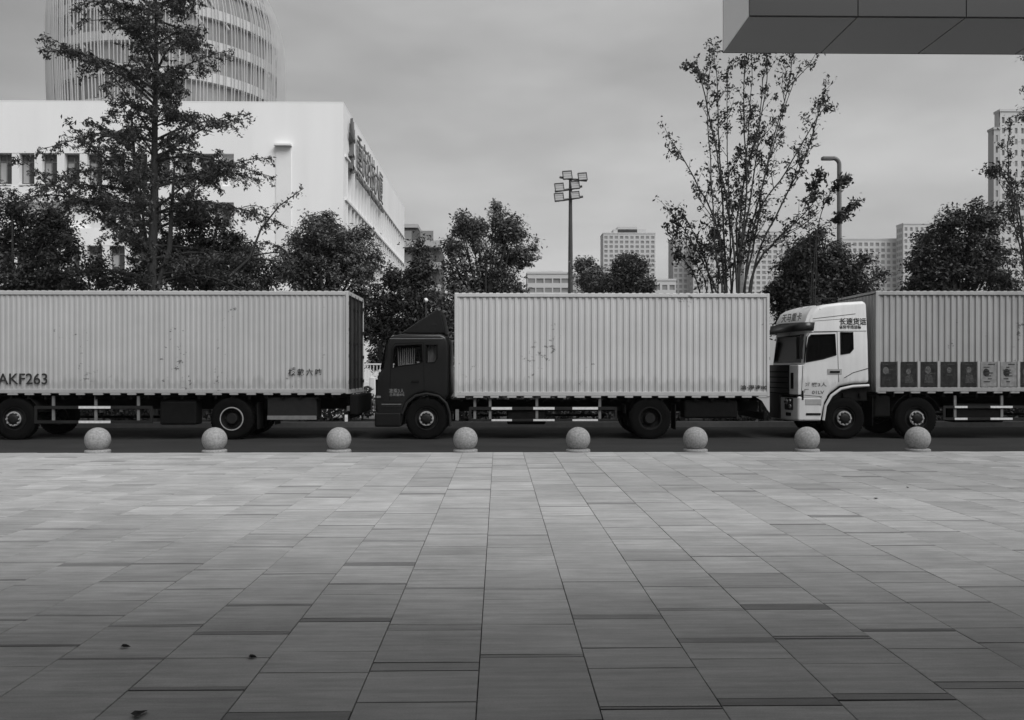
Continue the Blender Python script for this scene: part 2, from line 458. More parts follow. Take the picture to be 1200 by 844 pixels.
def cargo_box(T, pa, pb, ptop, pbot, mat, pitch, depth, holes=True):
    xa, xb = T.X(pa), T.X(pb); zb, zt = T.Z(pbot), T.Z(ptop)
    mb = MB()
    # corrugated long sides
    def corr(y, sgn, inward=1):
        pts = []; x = xa+.07; lim = xb-.07
        q = pitch
        while x < lim-1e-4:
            for fx, d in ((0, 0), (.36, 0), (.5, 1), (.86, 1)):
                xx = x+fx*q
                if xx < lim: pts.append((xx, y+sgn*d*depth))
            x += q
        pts.append((lim, y))
        z0, z1 = zb+.12, zt-.09
        v = [(x, yy, z) for x, yy in pts for z in (z0, z1)]
        f = []
        for i in range(len(pts)-1):
            q4 = (2*i, 2*i+2, 2*i+3, 2*i+1); f.append(q4 if sgn > 0 else q4[::-1])
        mb.add(v, f)
    corr(-YH+.012, 1); corr(YH-.012, -1)
    # corrugated ends
    def end(x, sgn):
        pts = []; y = -YH+.08
        while y < YH-.081:
            for fy, d in ((0, 0), (.36, 0), (.5, 1), (.86, 1)):
                if y+fy*.2 < YH-.08: pts.append((y+fy*.2, x+sgn*d*.03))
            y += .2
        pts.append((YH-.08, x)); z0, z1 = zb+.1, zt-.08
        v = [(xx, yy, z) for yy, xx in pts for z in (z0, z1)]
        mb.add(v, [(2*i, 2*i+2, 2*i+3, 2*i+1) if sgn < 0 else (2*i+1, 2*i+3, 2*i+2, 2*i) for i in range(len(pts)-1)])
    end(xa+.015, 1)
    # roof with ribs that show as a beaded edge
    x = xa+.02
    mb.box(xa+.01, xb-.01, -YH+.03, YH-.03, zt-.05, zt-.015)
    while x < xb-.09:
        mb.box(x, x+.085, -YH+.004, YH-.004, zt-.016, zt+.006); x += .17
    # floor
    mb.box(xa+.02, xb-.02, -YH+.03, YH-.03, zb+.02, zb+.1)
    o = mb.build('cargo_box', mat, T.root)
    for y0, y1 in ((-YH-.012, -YH+.05), (YH-.05, YH+.012)):
        r = MB().box(xa, xb, y0, y1, zt-.105, zt-.012).build('top_rail', mat, o, bevel=.012)
        q = MB()
        q.box(xa, xb, y0, y1, zb+.03, zb+.13)
        x = xa+.05                                          # feet between the dark slots under the rail
        while x < xb-.2:
            q.box(x, x+.21+.05*random.random(), y0+.006, y1, zb-.018, zb+.031); x += .42
        q.build('bottom_rail', mat, o, bevel=.008)
        for xc in (xa, xb-.075):
            MB().box(xc, xc+.075, y0-.004, y1, zb+.005, zt-.008).build('corner_post', mat, o, bevel=.014)
    # rear: two doors with hinges and lock bars
    for i, (y0, y1) in enumerate(((-YH+.06, -.008), (.008, YH-.06))):
        d = MB()
        yy = y0
        n = 6; st = (y1-y0)/n
        prof = []
        for k in range(n):
            prof += [(y0+k*st, 0), (y0+(k+.4)*st, 0), (y0+(k+.5)*st, 1), (y0+(k+.9)*st, 1)]
        prof.append((y1, 0))
        v = [(xb-.03-.03*dd, y, z) for y, dd in prof for z in (zb+.12, zt-.1)]
        d.add(v, [(2*k, 2*k+2, 2*k+3, 2*k+1) for k in range(len(prof)-1)])
        d.box(xb-.09, xb-.08, y0, y1, zb+.1, zt-.09)
        do = d.build('rear_door', 'box_rear', o)
        lb = MB()
        for yy in (y0+.25, y1-.22):
            lb.tube([(xb+.0, yy, zb+.06), (xb+.0, yy, zt-.05)], .017, 8)
            for zz in (zb+.35, (zb+zt)/2, zt-.4): lb.box(xb-.03, xb+.015, yy-.05, yy+.05, zz-.03, zz+.03)
        lb.build('lock_bar', 'guard', do)
        hg = MB(); ye = y0 if i == 0 else y1
        for q in range(4): hg.box(xb-.03, xb+.012, ye-.06, ye+.06, zb+.3+q*(zt-zb-.6)/3-.04, zb+.3+q*(zt-zb-.6)/3+.04)
        hg.build('hinge', 'guard', do)
    MB().box(xb-.07, xb+.005, -YH+.04, YH-.04, zt-.1, zt-.01).build('header', mat, o)
    MB().box(xb-.07, xb+.01, -YH+.04, YH-.04, zb+.01, zb+.11).build('door_sill', mat, o)
    return o

TY = None
def tyre_mesh(wd=.27, R_=.525):
    p = [(.29,.02), (.31,0), (.40,-.012), (.47,-.008), (.505,.012), (.522,.035), (.525,.07)]
    q = p+[(.525, wd-.07), (.522, wd-.035), (.505, wd-.012), (.47, wd+.008), (.40, wd+.012), (.31, wd), (.29, wd-.02)]
    mb = MB().lathe(q, (0,0,0), 44, 'Y')
    for k in range(44):                                     # shoulder lugs
        a = 2*math.pi*(k+.5)/44
        ca, sa = math.cos(a), math.sin(a)
        for y0, y1 in ((.02,.075), (wd-.075, wd-.02)):
            v = []
            for rr in (.515, .531):
                for yy in (y0, y1):
                    for da in (-.045, .045): v.append((rr*math.cos(a+da), yy, rr*math.sin(a+da)))
            mb.add(v, [(0,1,3,2), (4,6,7,5), (0,4,5,1), (2,3,7,6), (0,2,6,4), (1,5,7,3)])
    return mb
def rim_front():
    mb = MB().lathe([(.292,.03), (.285,.0), (.272,.004), (.262,.05), (.25,.06), (.21,.055), (.19,.02), (.17,-.02), (.15,-.03), (.13,-.03), (.125,-.045), (.10,-.075), (.07,-.085), (.0005,-.085)], (0,0,0), 32, 'Y')
    return mb
def rim_rear():
    return MB().lathe([(.292,.03), (.288,-.003), (.268,-.003), (.262,.03), (.255,.13), (.23,.16), (.17,.165), (.14,.14), (.135,.04), (.12,.02), (.0005,.02)], (0,0,0), 32, 'Y')
def ring_bolts(r, y, n=10, br=.016, ln=.035):
    mb = MB()
    for k in range(n):
        a = 2*math.pi*k/n
        mb.lathe([(.0005, y-ln), (br, y-ln), (br, y)], (r*math.cos(a), 0, r*math.sin(a)), 6, 'Y')
    return mb
WPROTO = {}
def wheel(T, px, py, style, side=-1, off=0):
    """side -1: the near side. style: front (hub out), rear (dished, twin tyres), rear_ring"""
    r = .525
    w_ = bpy.data.objects.new('wheel', None); COL.objects.link(w_); w_.parent = T.root
    y = -YH+.06+off
    w_.location = (T.X(px), y if side < 0 else -y, r-.003)
    if side > 0: w_.rotation_euler = (0, 0, math.pi)
    if style not in WPROTO:
        parts = [tyre_mesh().build('tyre', 'tyre', smooth=True)]
        if style.startswith('rear'):
            parts.append(tyre_mesh().build('inner_tyre', 'tyre', smooth=True)); parts[-1].location = (0, .32, 0)
            rr_ = rim_rear(); q_ = ring_bolts(.2, .16); parts.append(rr_.add(q_.v, q_.f).build('rim', 'rim_dark', smooth=True))
            parts.append(MB().lathe([(.268,-.004), (.292,-.004), (.294,.012), (.268,.012), (.268,-.004)], (0,0,0), 40, 'Y').build('rim_lip', 'rim_pale' if style == 'rear_ring' else 'rim_dark', smooth=True))
        else:
            parts.append(rim_front().build('rim', 'rim_dark', smooth=True))
            q_ = ring_bolts(.155, -.025, 10, .022, .05)
            parts.append(MB().lathe([(.15,-.02), (.15,-.034), (.18,-.034), (.185,-.02)], (0,0,0), 28, 'Y').add(q_.v, q_.f).build('hub_ring', 'rim_pale', smooth=True))
        for p in parts: p.parent = w_
        WPROTO[style] = parts
    else:
        for p in WPROTO[style]: copy_child(p, w_)
    w_.rotation_euler = (0, 0, 0 if side < 0 else math.pi)
    return w_
def wheels(T, px, py, style):
    wheel(T, px, py, style, -1); wheel(T, px, py, style, 1)
    MB().tube([(T.X(px), -YH+.35, .52), (T.X(px), YH-.35, .52)], .09, 10).build('axle', 'chassis', T.root)

def chassis(T, pa, pb, pbot):
    xa, xb = T.X(pa), T.X(pb); zb = T.Z(pbot)-.02
    mb = MB()
    for y in (-.42, .36): mb.box(xa, xb, y, y+.07, zb-.36, zb-.08)
    x = xa+.3
    while x < xb: mb.box(x, x+.07, -.42, .42, zb-.3, zb-.12); x += 1.1
    mb.build('chassis_frame', 'chassis', T.root)
    mb = MB(); x = xa+.2
    while x < xb: mb.box(x, x+.06, -YH+.05, YH-.05, zb-.08, zb+.02); x += .42
    mb.build('cross_members', 'chassis', T.root)

def side_guard(T, pa, pb, ys, stripes, posts, stile=True, mat='guard'):
    xa, xb = T.X(pa), T.X(pb); y = -YH+.05
    o = MB()
    hs = [(T.Z(a), T.Z(b)) for a, b in ys]
    for zt, zb in hs: o.box(xa, xb, y, y+.03, zb, zt)
    if stile:
        o.box(xa, xa+.06, y-.003, y+.033, hs[1][1], hs[0][0]); o.box(xb-.06, xb, y-.003, y+.033, hs[1][1], hs[0][0])
    go = o.build('side_guard', mat, T.root)
    for p0, p1 in stripes:
        for zt, zb in hs:
            MB().box(T.X(p0), T.X(p1), y-.006, y+.001, zb+.006, zt-.006).build('reflective_stripe', 'reflector', go)
    for p in posts:
        MB().box(T.X(p)-.025, T.X(p)+.04, y+.031, y+.07, hs[1][1], T.Z(464)).build('guard_post', 'guard_post', go)
    f = MB()
    for zt, zb in hs: f.box(xa, xb, -y-.03, -y, zb, zt)
    f.build('side_guard', mat, T.root)

def tank(T, pa, pb, ptop, pbot, name, mat='chassis', y=-YH+.1, bev=.06):
    return MB().box(T.X(pa), T.X(pb), y, y+.55, T.Z(pbot), T.Z(ptop)).build(name, mat, T.root, bevel=bev, seg=3)

def mudflap(T, px, pt, pb, y0=-YH+.08):
    for s in (1, -1):
        a, b = sorted((s*y0, s*(y0+.55)))
        MB().box(T.X(px), T.X(px)+.02, a, b, T.Z(pb), T.Z(pt)).build('mud_flap', 'rubber', T.root)
def rear_end(T, pb, zpy):
    xb = T.X(pb)
    MB().box(xb-.12, xb-.02, -YH+.05, YH-.05, T.Z(492), T.Z(484)).build('rear_bumper', 'chassis', T.root, bevel=.01)
    for s in (-1, 1):
        tl = MB().box(xb-.05, xb+.02, s*(YH-.2)-.14, s*(YH-.2)+.14, T.Z(482), T.Z(476)).build('tail_light', 'tail_light', T.root, bevel=.01)
        MB().box(xb-.1, xb-.05, s*.75-.04, s*.75+.04, T.Z(490), T.Z(468)).build('bumper_bracket', 'chassis', T.root)

def cab(T, prof, wind, win_front, win_rear, matn, roof_z, clear, inner, brow=None):
    """prof: side outline in photo pixels; wind: windscreen outline (side view); windows are outlines"""
    b = MB().prism(T.P(prof), -YH+.03, YH-.03)
    o = b.build('cab', matn, T.root)
    bv = o.modifiers.new('bevel', 'BEVEL'); bv.width = .085; bv.segments = 4; bv.limit_method = 'ANGLE'; bv.angle_limit = R(50)
    cut = [MB().prism(T.P(inner), -YH+.12, YH-.12)]
    cut.append(MB().prism(T.P(win_front), -YH-.2, YH+.2)); cut.append(MB().prism(T.P(win_rear), -YH-.2, YH+.2))
    cut.append(MB().prism(T.P(wind), -YH+.16, YH-.16))
    carve(o, cut)
    o.data.materials.append(M['cab_inside']); ip = T.P(inner)
    def inside(x, z):
        r_ = False
        for i in range(len(ip)):
            (xa_, za_), (xb_, zb_) = ip[i], ip[i-1]
            if (za_ > z) != (zb_ > z) and x < (xb_-xa_)*(z-za_)/(zb_-za_)+xa_: r_ = not r_
        return r_
    for p in o.data.polygons:
        q = p.center+p.normal*.012
        if abs(q.y) < YH-.119 and inside(q.x, q.z): p.material_index = 1
    for p in o.data.polygons: p.use_smooth = True
    try: o.data.set_sharp_from_angle(angle=R(30))
    except Exception: pass
    return o
def strip(pts, w):  # closed outline -> ring tube in side plane
    return pts+[pts[0], pts[1]]
def pane(T, outline, name, cabo, mat, y=-YH+.045, gasket=True):
    pts = T.P(outline)
    for s in (1, -1):
        a, b = sorted((s*y, s*(y+.012)))
        w_ = MB().prism(pts, a, b).build(name, mat, cabo)
        if gasket:
            loop = [(x, s*(-YH+.03), z) for x, z in pts]
            MB().tube(strip(loop, 0), .016, 6).build('gasket', 'rubber', w_)
    return

# ---------------- truck: dark cab, in the middle
T = Truck('box_truck', 'middle box truck with dark cab, roof deflector and pale corrugated box', 640)
D = T
zc = T.Z(492.5)
wa = arc(499.5, 492, 30, 178, 8, 12)                 # wheel arch in pixel space (y grows down)
arch = [(x, 2*492-y) for x, y in wa]
prof = [(441.5, 499), (438.8, 470), (440.5, 452), (443.2, 438), (449, 431), (452, 404), (456, 396.5), (461, 393), (474, 391.2), (516, 391.2), (523, 394), (525.5, 402), (526, 463), (521, 471), (515, 466), (508, 462.5), (499, 461), (490, 462.5), (483, 466), (477, 472), (473, 481), (471, 499)]
c = cab(T, prof, [(436, 432.5), (453, 432.5), (459, 399), (449, 399)] , [(459, 431.5), (460.5, 409), (464, 405), (494, 403.5), (495.5, 424), (489, 426.5), (470, 429)], [(499, 404), (512.5, 404), (513, 419), (509, 425), (499.5, 425)], 'cab_dark', 0, .6,
        [(446, 468), (448, 440), (456, 400), (462, 396.5), (518, 396.5), (521, 402), (521, 452), (500, 456), (470, 462)])
pane(T, [(459, 431.5), (460.5, 409), (464, 405), (494, 403.5), (495.5, 424), (489, 426.5), (470, 429)], 'side_window', c, 'glass_clear')
pane(T, [(499, 404), (512.5, 404), (513, 419), (509, 425), (499.5, 425)], 'rear_side_window', c, 'glass_clear')
MB().prism(T.P([(444.6, 432.5), (446, 432.5), (453.4, 399), (452, 399)]), -YH+.14, YH-.14).build('windscreen', 'glass_front', c)
# curtain hung inside rear window, seats, wheel
cu = MB(); xa = T.X(501); 
for k in range(7): cu.tube([(xa+k*.035, -YH+.2+.015*(k % 2), T.Z(404)), (xa+k*.035+.01, -YH+.2, T.Z(425))], .022, 6)
cu.build('curtain', 'curtain', c)
cu = MB(); xa = T.X(466)
for k in range(9): cu.tube([(xa+k*.05+random.uniform(-.015, .015), -YH+.15+.02*(k % 2), T.Z(407.5)), (xa+k*.048+.012*random.random(), -YH+.15, T.Z(429-k*.2))], [.008, .015+.008*random.random()], 6)
cu.build('curtain', 'curtain', c)
for yy in (-.55, .55):
    MB().box(T.X(482), T.X(494), yy-.25, yy+.25, T.Z(455), T.Z(440)).box(T.X(492), T.X(497), yy-.23, yy+.23, T.Z(442), T.Z(412)).build('seat', 'cab_inside', c, bevel=.03)
MB().tube([(T.X(468)+.02*math.cos(a)*3, -.55+.24*math.cos(a), T.Z(433)+.2*math.sin(a)) for a in [2*math.pi*k/20 for k in range(21)]], .014, 6).build('steering_wheel', 'rubber', c)
# roof deflector
MB().prism(T.P([(468, 390.3), (471, 388), (512, 361.2), (515, 362), (521, 388.5), (521, 390.3)]), -.95, .95).build('roof_deflector', 'cab_dark', T.root, bevel=.03, smooth=False)
MB().box(T.X(505), T.X(511), -.955, -.948, T.Z(381), T.Z(377)).build('deflector_mark', 'guard', T.root)
for k in range(2): MB().lathe([(.0005,.09), (.03,.085), (.045,.05), (.045,0)], (T.X(466+8*k*0), -.7+1.4*k, T.Z(391.5)), 12).build('roof_lamp', 'guard', T.root)
# door seams, handle
dr = MB(); ys = -YH+.0275
def seam(mb, pts, y=ys, w=.007): mb.tube([(T.X(a), y, T.Z(b)) for a, b in pts], w, 5)
seam(dr, [(457.5, 434), (456.5, 470), (470, 470)]); seam(dr, [(457.5, 434), (459, 408), (463, 402.5), (496.5, 401.5), (497, 458)]); seam(dr, [(497, 458), (489, 460)])
dr.build('door_seam', 'rubber', c)
MB().box(T.X(482), T.X(491), ys-.03, ys, T.Z(448), T.Z(446)).build('door_handle', 'rubber', c, bevel=.008)
text('lettering', '准乘3人', 'ink_dim', c, (T.X(455.5), -YH+.022, T.Z(460.2)), .085, sx=.93)
text('lettering', '总质量8吨', 'ink_dim', c, (T.X(456), -YH+.022, T.Z(464)), .055, sx=1.1)
# lower front: bumper, grille, lamp, step, mirror arm
MB().box(T.X(439.5)-.02, T.X(470), -YH+.025, YH-.025, T.Z(500.5), T.Z(483)).build('bumper', 'cab_dark', T.root, bevel=.05, seg=3)
MB().box(T.X(439)-.03, T.X(440)+.02, -.85, .85, T.Z(470), T.Z(445)).build('grille', 'rubber', T.root, bevel=.01)
for s in (-1, 1): MB().box(T.X(439)-.04, T.X(443), s*.95-.2, s*.95+.2, T.Z(480), T.Z(473)).build('headlight', 'glass_lamp', T.root, bevel=.03)
st = MB().box(T.X(447), T.X(470), -YH+.02, -YH+.06, T.Z(470.8), T.Z(469.8)).box(T.X(447), T.X(470), -YH+.016, -YH+.06, T.Z(477), T.Z(475.6)); st.build('entry_step', 'guard', T.root)
for s in (-1, 1):
    MB().tube([(T.X(452), s*(YH-.05), T.Z(401)), (T.X(448), s*(YH+.08), T.Z(399)), (T.X(446), s*(YH+.1), T.Z(405))], .016, 6).box(T.X(444.5), T.X(447.5), s*(YH+.1)-.1, s*(YH+.1)+.1, T.Z(421), T.Z(404)).build('mirror', 'rubber', T.root, bevel=.015)
for yy in (-.6, .1): MB().tube([(T.X(444)-.03, yy, T.Z(433)), (T.X(447.5)-.03, yy+.35, T.Z(417))], .012, 5).build('wiper', 'guard_post', T.root)
for yy in (-.9, -.45, 0, .45, .9): MB().lathe([(.0005,.05), (.03,.045), (.045,.0)], (T.X(459), yy, T.Z(394.6)), 10).build('marker_lamp', 'guard_post', T.root)
MB().box(T.X(441), T.X(446), -YH+.015, -YH+.03, T.Z(466.5), T.Z(464)).build('side_marker', 'guard_post', T.root, bevel=.004)
MB().box(T.X(447), T.X(470), -YH+.018, -YH+.032, T.Z(474.2), T.Z(473.4)).build('trim_strip', 'guard_post', T.root)
MB().box(T.X(456.5), T.X(519), -YH+.018, -YH+.034, T.Z(397.4), T.Z(396.6)).build('drip_rail', 'guard_post', T.root)
MB().tube([(T.X(521.5), -YH+.06, T.Z(462)), (T.X(521.5), -YH+.06, T.Z(410))], .02, 6).build('grab_rail', 'guard_post', T.root)
# wheel-arch flare and mudguard
fl = MB(); pts = [(527.5, 500), (527, 485), (523, 473), (514, 464.5), (500, 461.5), (487, 464), (477, 472), (471, 485)]
for s in (-1, 1): MB().tube([(T.X(a), s*(YH-.03), T.Z(b)) for a, b in pts], .035, 8).build('wheel_arch', 'guard', T.root, smooth=True)
cargo_box(T, 532.5, 901.8, 343.3, 465.5, 'box_second', .160, .024)
chassis(T, 470, 898, 466)
wheels(T, 499.5, 492, 'front'); wheels(T, 762.5, 492, 'rear')
side_guard(T, 549.5, 723.5, ((477, 480.6), (491.2, 494)), [(576, 600), (625, 650), (671, 701)], [556, 574, 629, 703])
MB().box(T.X(533.5), T.X(537.5), -YH+.1, -YH+.14, T.Z(493), T.Z(480)).build('reflector_plate', 'guard_post', T.root)
tank(T, 594, 640, 478, 498, 'fuel_tank'); tank(T, 803, 866, 470, 491, 'spare_box')
mudflap(T, 792, 474, 504); mudflap(T, 733, 474, 485); rear_end(T, 901, 0)
MB().prism(T.P([(886, 465.5), (902, 465.5), (902, 484), (899, 480), (893, 470)]), -YH+.005, -YH+.02).build('bracket', 'box_second', T.root)
text('lettering', '渝·限速80', 'ink', T.root, (T.X(867.5), -YH-.003, T.Z(456.2)), .085, bold=.02, sx=1.35)

# ---------------- truck: left one, cab beyond the frame; the same make as the white one
def white_cab(T, dx, mats, letters=True):
    """dx: pixel shift of everything from where the right-hand truck shows it"""
    def S(pts): return [(x+dx, y) for x, y in pts]
    prof = [(942, 493), (939.5, 480), (938.5, 462), (939, 440), (940.5, 428), (944.5, 396), (946.5, 380), (950, 369), (957, 360.5), (966, 356.5), (985, 354), (1012, 352.2), (1016.5, 354), (1018.5, 400), (1019.5, 449.5), (1000, 450), (985, 453), (974, 461), (967.5, 472), (963.5, 493)]
    w1 = [(945, 424.5), (946, 408), (948.5, 395), (951, 392.5), (979, 391.5), (980.3, 416), (965, 420.5)]
    w2 = [(985.5, 389.5), (1000, 389.5), (1000.5, 409), (996.5, 413.5), (986, 415.5)]
    c = cab(T, S(prof), S([(934, 425), (950, 425), (954, 391), (941, 391)]), S(w1), S(w2), mats, 0, .5,
            S([(945, 486), (943.5, 440), (949, 392), (953, 372), (968, 362), (1010, 358), (1013, 400), (1013.5, 444), (984, 448), (968, 455), (960, 470), (958, 486)]))
    pane(T, S(w1), 'side_window', c, 'glass'); pane(T, S(w2), 'rear_side_window', c, 'glass')
    MB().prism(T.P(S([(940.6, 425), (942, 425), (946.6, 391), (945.2, 391)])), -YH+.13, YH-.13).build('windscreen', 'glass_front', c)
    X = lambda p: T.X(p+dx); Z = T.Z; y0 = -YH+.0275
    # curtain in the rear window, seats
    cu = MB()
    for k in range(6): cu.tube([(X(992)+k*.03, -YH+.16+.012*(k % 2), Z(390)), (X(992)+k*.03, -YH+.16, Z(413))], .018, 6)
    cu.build('curtain', 'curtain', c)
    for yy in (-.55, .55):
        MB().box(X(966), X(979), yy-.25, yy+.25, Z(445), Z(430)).box(X(977), X(982), yy-.23, yy+.23, Z(432), Z(402)).build('seat', 'cab_inside', c, bevel=.03)
    sm = MB()
    def seam(pts, r=.006): sm.tube([(X(a), y0, Z(b)) for a, b in pts], r, 5)
    seam([(941.5, 428), (939.8, 463), (963.5, 465)]); seam([(943.3, 426), (946, 395), (949, 389.5), (981.5, 388.5), (983.5, 448)])
    seam([(953, 373.2), (1003, 367.3)]); seam([(953, 376), (1000, 372.5)], .004); seam([(954, 388.2), (1016, 387.6)])
    seam([(942, 466), (964, 466.4)]); seam([(942.5, 466), (942.5, 493)])
    seam([(990, 443), (1000, 437), (1018.5, 431.5)], .009)
    sm.build('door_seam', 'rubber', c)
    MB().box(X(973), X(984.5), y0-.028, y0, Z(436.8), Z(434.8)).build('door_handle', 'rubber', c, bevel=.008)
    MB().box(X(970), X(987), y0-.006, y0, Z(439), Z(432.5)).build('handle_recess', 'seat_grey', c, bevel=.02)
    MB().tube([(X(942.5), -YH+.02, Z(425)), (X(945.3), -YH+.02, Z(394))], .012, 6).build('pillar_trim', 'rubber', c)
    # sun visor: dark, wraps the front and both corners
    v = MB()
    ring = [(954.5, -YH+.0), (946, -YH-.012), (939, -YH+.05), (934.5, -YH+.35), (933, 0), (934.5, YH-.35), (939, YH-.05), (946, YH+.012), (954.5, YH)]
    vv = [];
    for px, yy in ring:
        vv += [(X(px), yy, Z(377.5)), (X(px)-.03, yy*1.0, Z(388 if abs(yy) < YH-.02 else 387.5))]
    ff = [(2*i, 2*i+1, 2*i+3, 2*i+2) for i in range(len(ring)-1)]
    v.add(vv, ff)
    vo = v.build('sun_visor', 'visor', T.root, smooth=True)
    so_ = vo.modifiers.new('solid', 'SOLIDIFY'); so_.thickness = .02
    # rounded roof front above the visor
    rf = MB(); vv = []; rows = [(0, 378), (.5, 370), (1.3, 362), (2.6, 357.6)]
    n = 11
    for k, py in rows:
        for i in range(n):
            yy = (-1+2*i/(n-1))*(YH-.06); bul = .27*(1-(yy/YH)**2)*max(0, 1-k/2.6)
            vv.append((X(946.5+k*4.5)-bul-.02, yy, Z(py)+.035*(1-(yy/YH)**2)))
    ff = [(r_*n+i, r_*n+i+1, (r_+1)*n+i+1, (r_+1)*n+i) for r_ in range(3) for i in range(n-1)]
    vv += [(X(960), (-1+2*i/(n-1))*(YH-.06), Z(378)) for i in range(n)]
    ff += [(i+1, i, 4*n+i, 4*n+i+1) for i in range(n-1)]
    ff += [(0, n, 2*n, 3*n, 4*n), (4*n+n-1, 3*n+n-1, 2*n+n-1, n+n-1, n-1)]
    rf.add(vv, ff).build('roof_front', mats, T.root, smooth=True)
    for k in range(5):
        yy = -.85+.425*k
        MB().lathe([(.0005,.05), (.03,.045), (.05,.0)], (X(950)+.03*abs(k-2), yy, Z(358.2)+.02), 10).build('marker_lamp', 'guard', T.root)
    MB().tube([(X(966), -.5, Z(356)), (X(966), -.5, Z(346.5)), (X(992), -.5, Z(346.5)), (X(992), -.5, Z(353))], .018, 6).build('roof_horn', 'guard', T.root)
    # front: grille, corner panel, headlamp, bumper
    def fx(y): return X(938)-.02-.26*(1-(y/YH)**2)
    def front(ya_, yb_, z0, z1, out=0., back=None, n=14):
        '''a plate that follows the bowed front'''
        ys_ = [ya_+(yb_-ya_)*i/n for i in range(n+1)]; bk = X(941) if back is None else back
        pl = [(fx(y)-out, y) for y in ys_]+[(bk, yb_), (bk, ya_)]
        m = len(pl); v = [(x, y, z0) for x, y in pl]+[(x, y, z1) for x, y in pl]
        f = [tuple(range(m)), tuple(range(2*m-1, m-1, -1))]+[(i, i+m, (i+1) % m+m, (i+1) % m) for i in range(m)]
        return MB().add(v, f)
    front(-.86, .86, Z(466), Z(427.5), .0).build('grille', 'grille', T.root)
    gs = MB()
    for k in range(5):
        q_ = front(-.8, .8, Z(436+k*6.5)-.012, Z(436+k*6.5)+.012, .015); gs.add(q_.v, q_.f)
    gs.build('grille_bar', 'chassis', T.root)
    for s in (-1, 1):
        a, b = sorted((s*(YH-.045), s*.9))
        front(min(s*.862, s*(YH-.035)), max(s*.862, s*(YH-.035)), Z(463), Z(428), .01, X(943)).build('corner_panel', mats, T.root, bevel=.015, seg=2)
        front(s*.98-.05, s*.98+.05, Z(456), Z(437), .022).build('air_slot', 'rubber', T.root, bevel=.01)
        # headlamp block set into the bumper end
        hl = front(s*.86-.17, s*.86+.17, Z(481.5), Z(467), .035).build('headlight', 'lamp_dark', T.root, bevel=.02)
        for yy, zz_, rr_ in ((.78, 471.5, .075), (.93, 477, .06), (.93, 470.5, .045)):
            MB().lathe([(.0005, -.02), (rr_*.7,-.016), (rr_,.0), (rr_,.03)], (0, 0, 0), 16, 'Y').build('lamp_lens', 'chrome', hl).matrix_local = Matrix.Translation((fx(s*yy)-.04, s*yy, Z(zz_))) @ Matrix.Rotation(R(-62*1 if s < 0 else -118), 4, 'Z')
        front(s*.85-.1, s*.85+.1, Z(488.5), Z(484.5), .035).build('fog_lamp', 'rubber', T.root, bevel=.01)
        MB().tube([(X(941), s*(YH-.02), Z(394)), (X(937), s*(YH+.1), Z(392)), (X(935.5), s*(YH+.14), Z(396))], .02, 6).box(X(933), X(937), s*(YH+.12)-.11, s*(YH+.12)+.11, Z(421), Z(395)).build('mirror', 'rubber', T.root, bevel=.02)
    front(-YH+.02, YH-.02, Z(494), Z(464.8), .02, X(963), 20).build('bumper', mats, T.root, bevel=.05, seg=3)
    front(-.5, .5, Z(492.5), Z(463), .045).build('bumper_centre', 'grille', T.root)
    front(-YH+.06, YH-.06, Z(466.6), Z(463.4), .028).build('bumper_gap', 'rubber', T.root)
    MB().box(X(940), X(942), -YH+.015, -YH+.05, Z(469), Z(458)).build('bumper_gap', 'rubber', T.root)
    stp = MB().box(X(944), X(963), -YH+.012, -YH+.03, Z(475), Z(468)).build('entry_step', 'seat_grey', T.root, bevel=.01)
    MB().box(X(945), X(962), -YH+.008, -YH+.03, Z(487), Z(484.5)).build('entry_step', 'rubber', T.root)
    fl = MB(); pts = [(965.5, 493), (968, 476), (975, 464), (986, 456), (1000, 453), (1019, 452)]
    for s in (-1, 1): MB().tube([(X(a), s*(YH-.035), Z(b)) for a, b in pts], .035, 8).build('wheel_arch', mats, T.root, smooth=True)
    MB().box(X(966), X(1018), -YH+.12, YH-.12, Z(470), Z(450)).build('wheel_housing', 'rubber', T.root)
    if letters:
        text('lettering', '长途货运', 'ink', c, (X(984), -YH+.022, Z(379.5)), .13, sx=.95, bold=.02)
        text('lettering', '省际专线运输', 'ink', c, (X(984), -YH+.022, Z(384.6)), .07, sx=.95, bold=.02)
        text('lettering', '准乘3人', 'ink_mid', c, (X(944), -YH+.022, Z(452.6)), .075, sx=1.5, bold=.02)
        text('lettering', '01LV', 'ink_mid', c, (X(952), -YH+.022, Z(461.8)), .08, sx=1.3, bold=.02)
        text('lettering', '厂', 'ink_mid', c, (X(942.5), -YH+.022, Z(460)), .075, sx=1.2, bold=.02)
        text('lettering', '天马重卡', 'ink_mid', T.root, (X(946.5)-.36, -.28, Z(374.5)), .17, rot=(R(76), 0, R(-78)), sx=1.0, bold=.02)
    return c

def mud_arch(T, px):
    for s in (-1, 1):
        mb = MB(); vv = []
        for i in range(11):
            a = R(15+150*i/10)
            for yy in (YH-.62, YH-.06): vv.append((T.X(px)+.63*math.cos(a), s*yy, .53+.63*math.sin(a)))
        mb.add(vv, [(2*i, 2*i+1, 2*i+3, 2*i+2) for i in range(10)])
        o = mb.build('mudguard', 'rubber', T.root); o.modifiers.new('solid', 'SOLIDIFY').thickness = .012

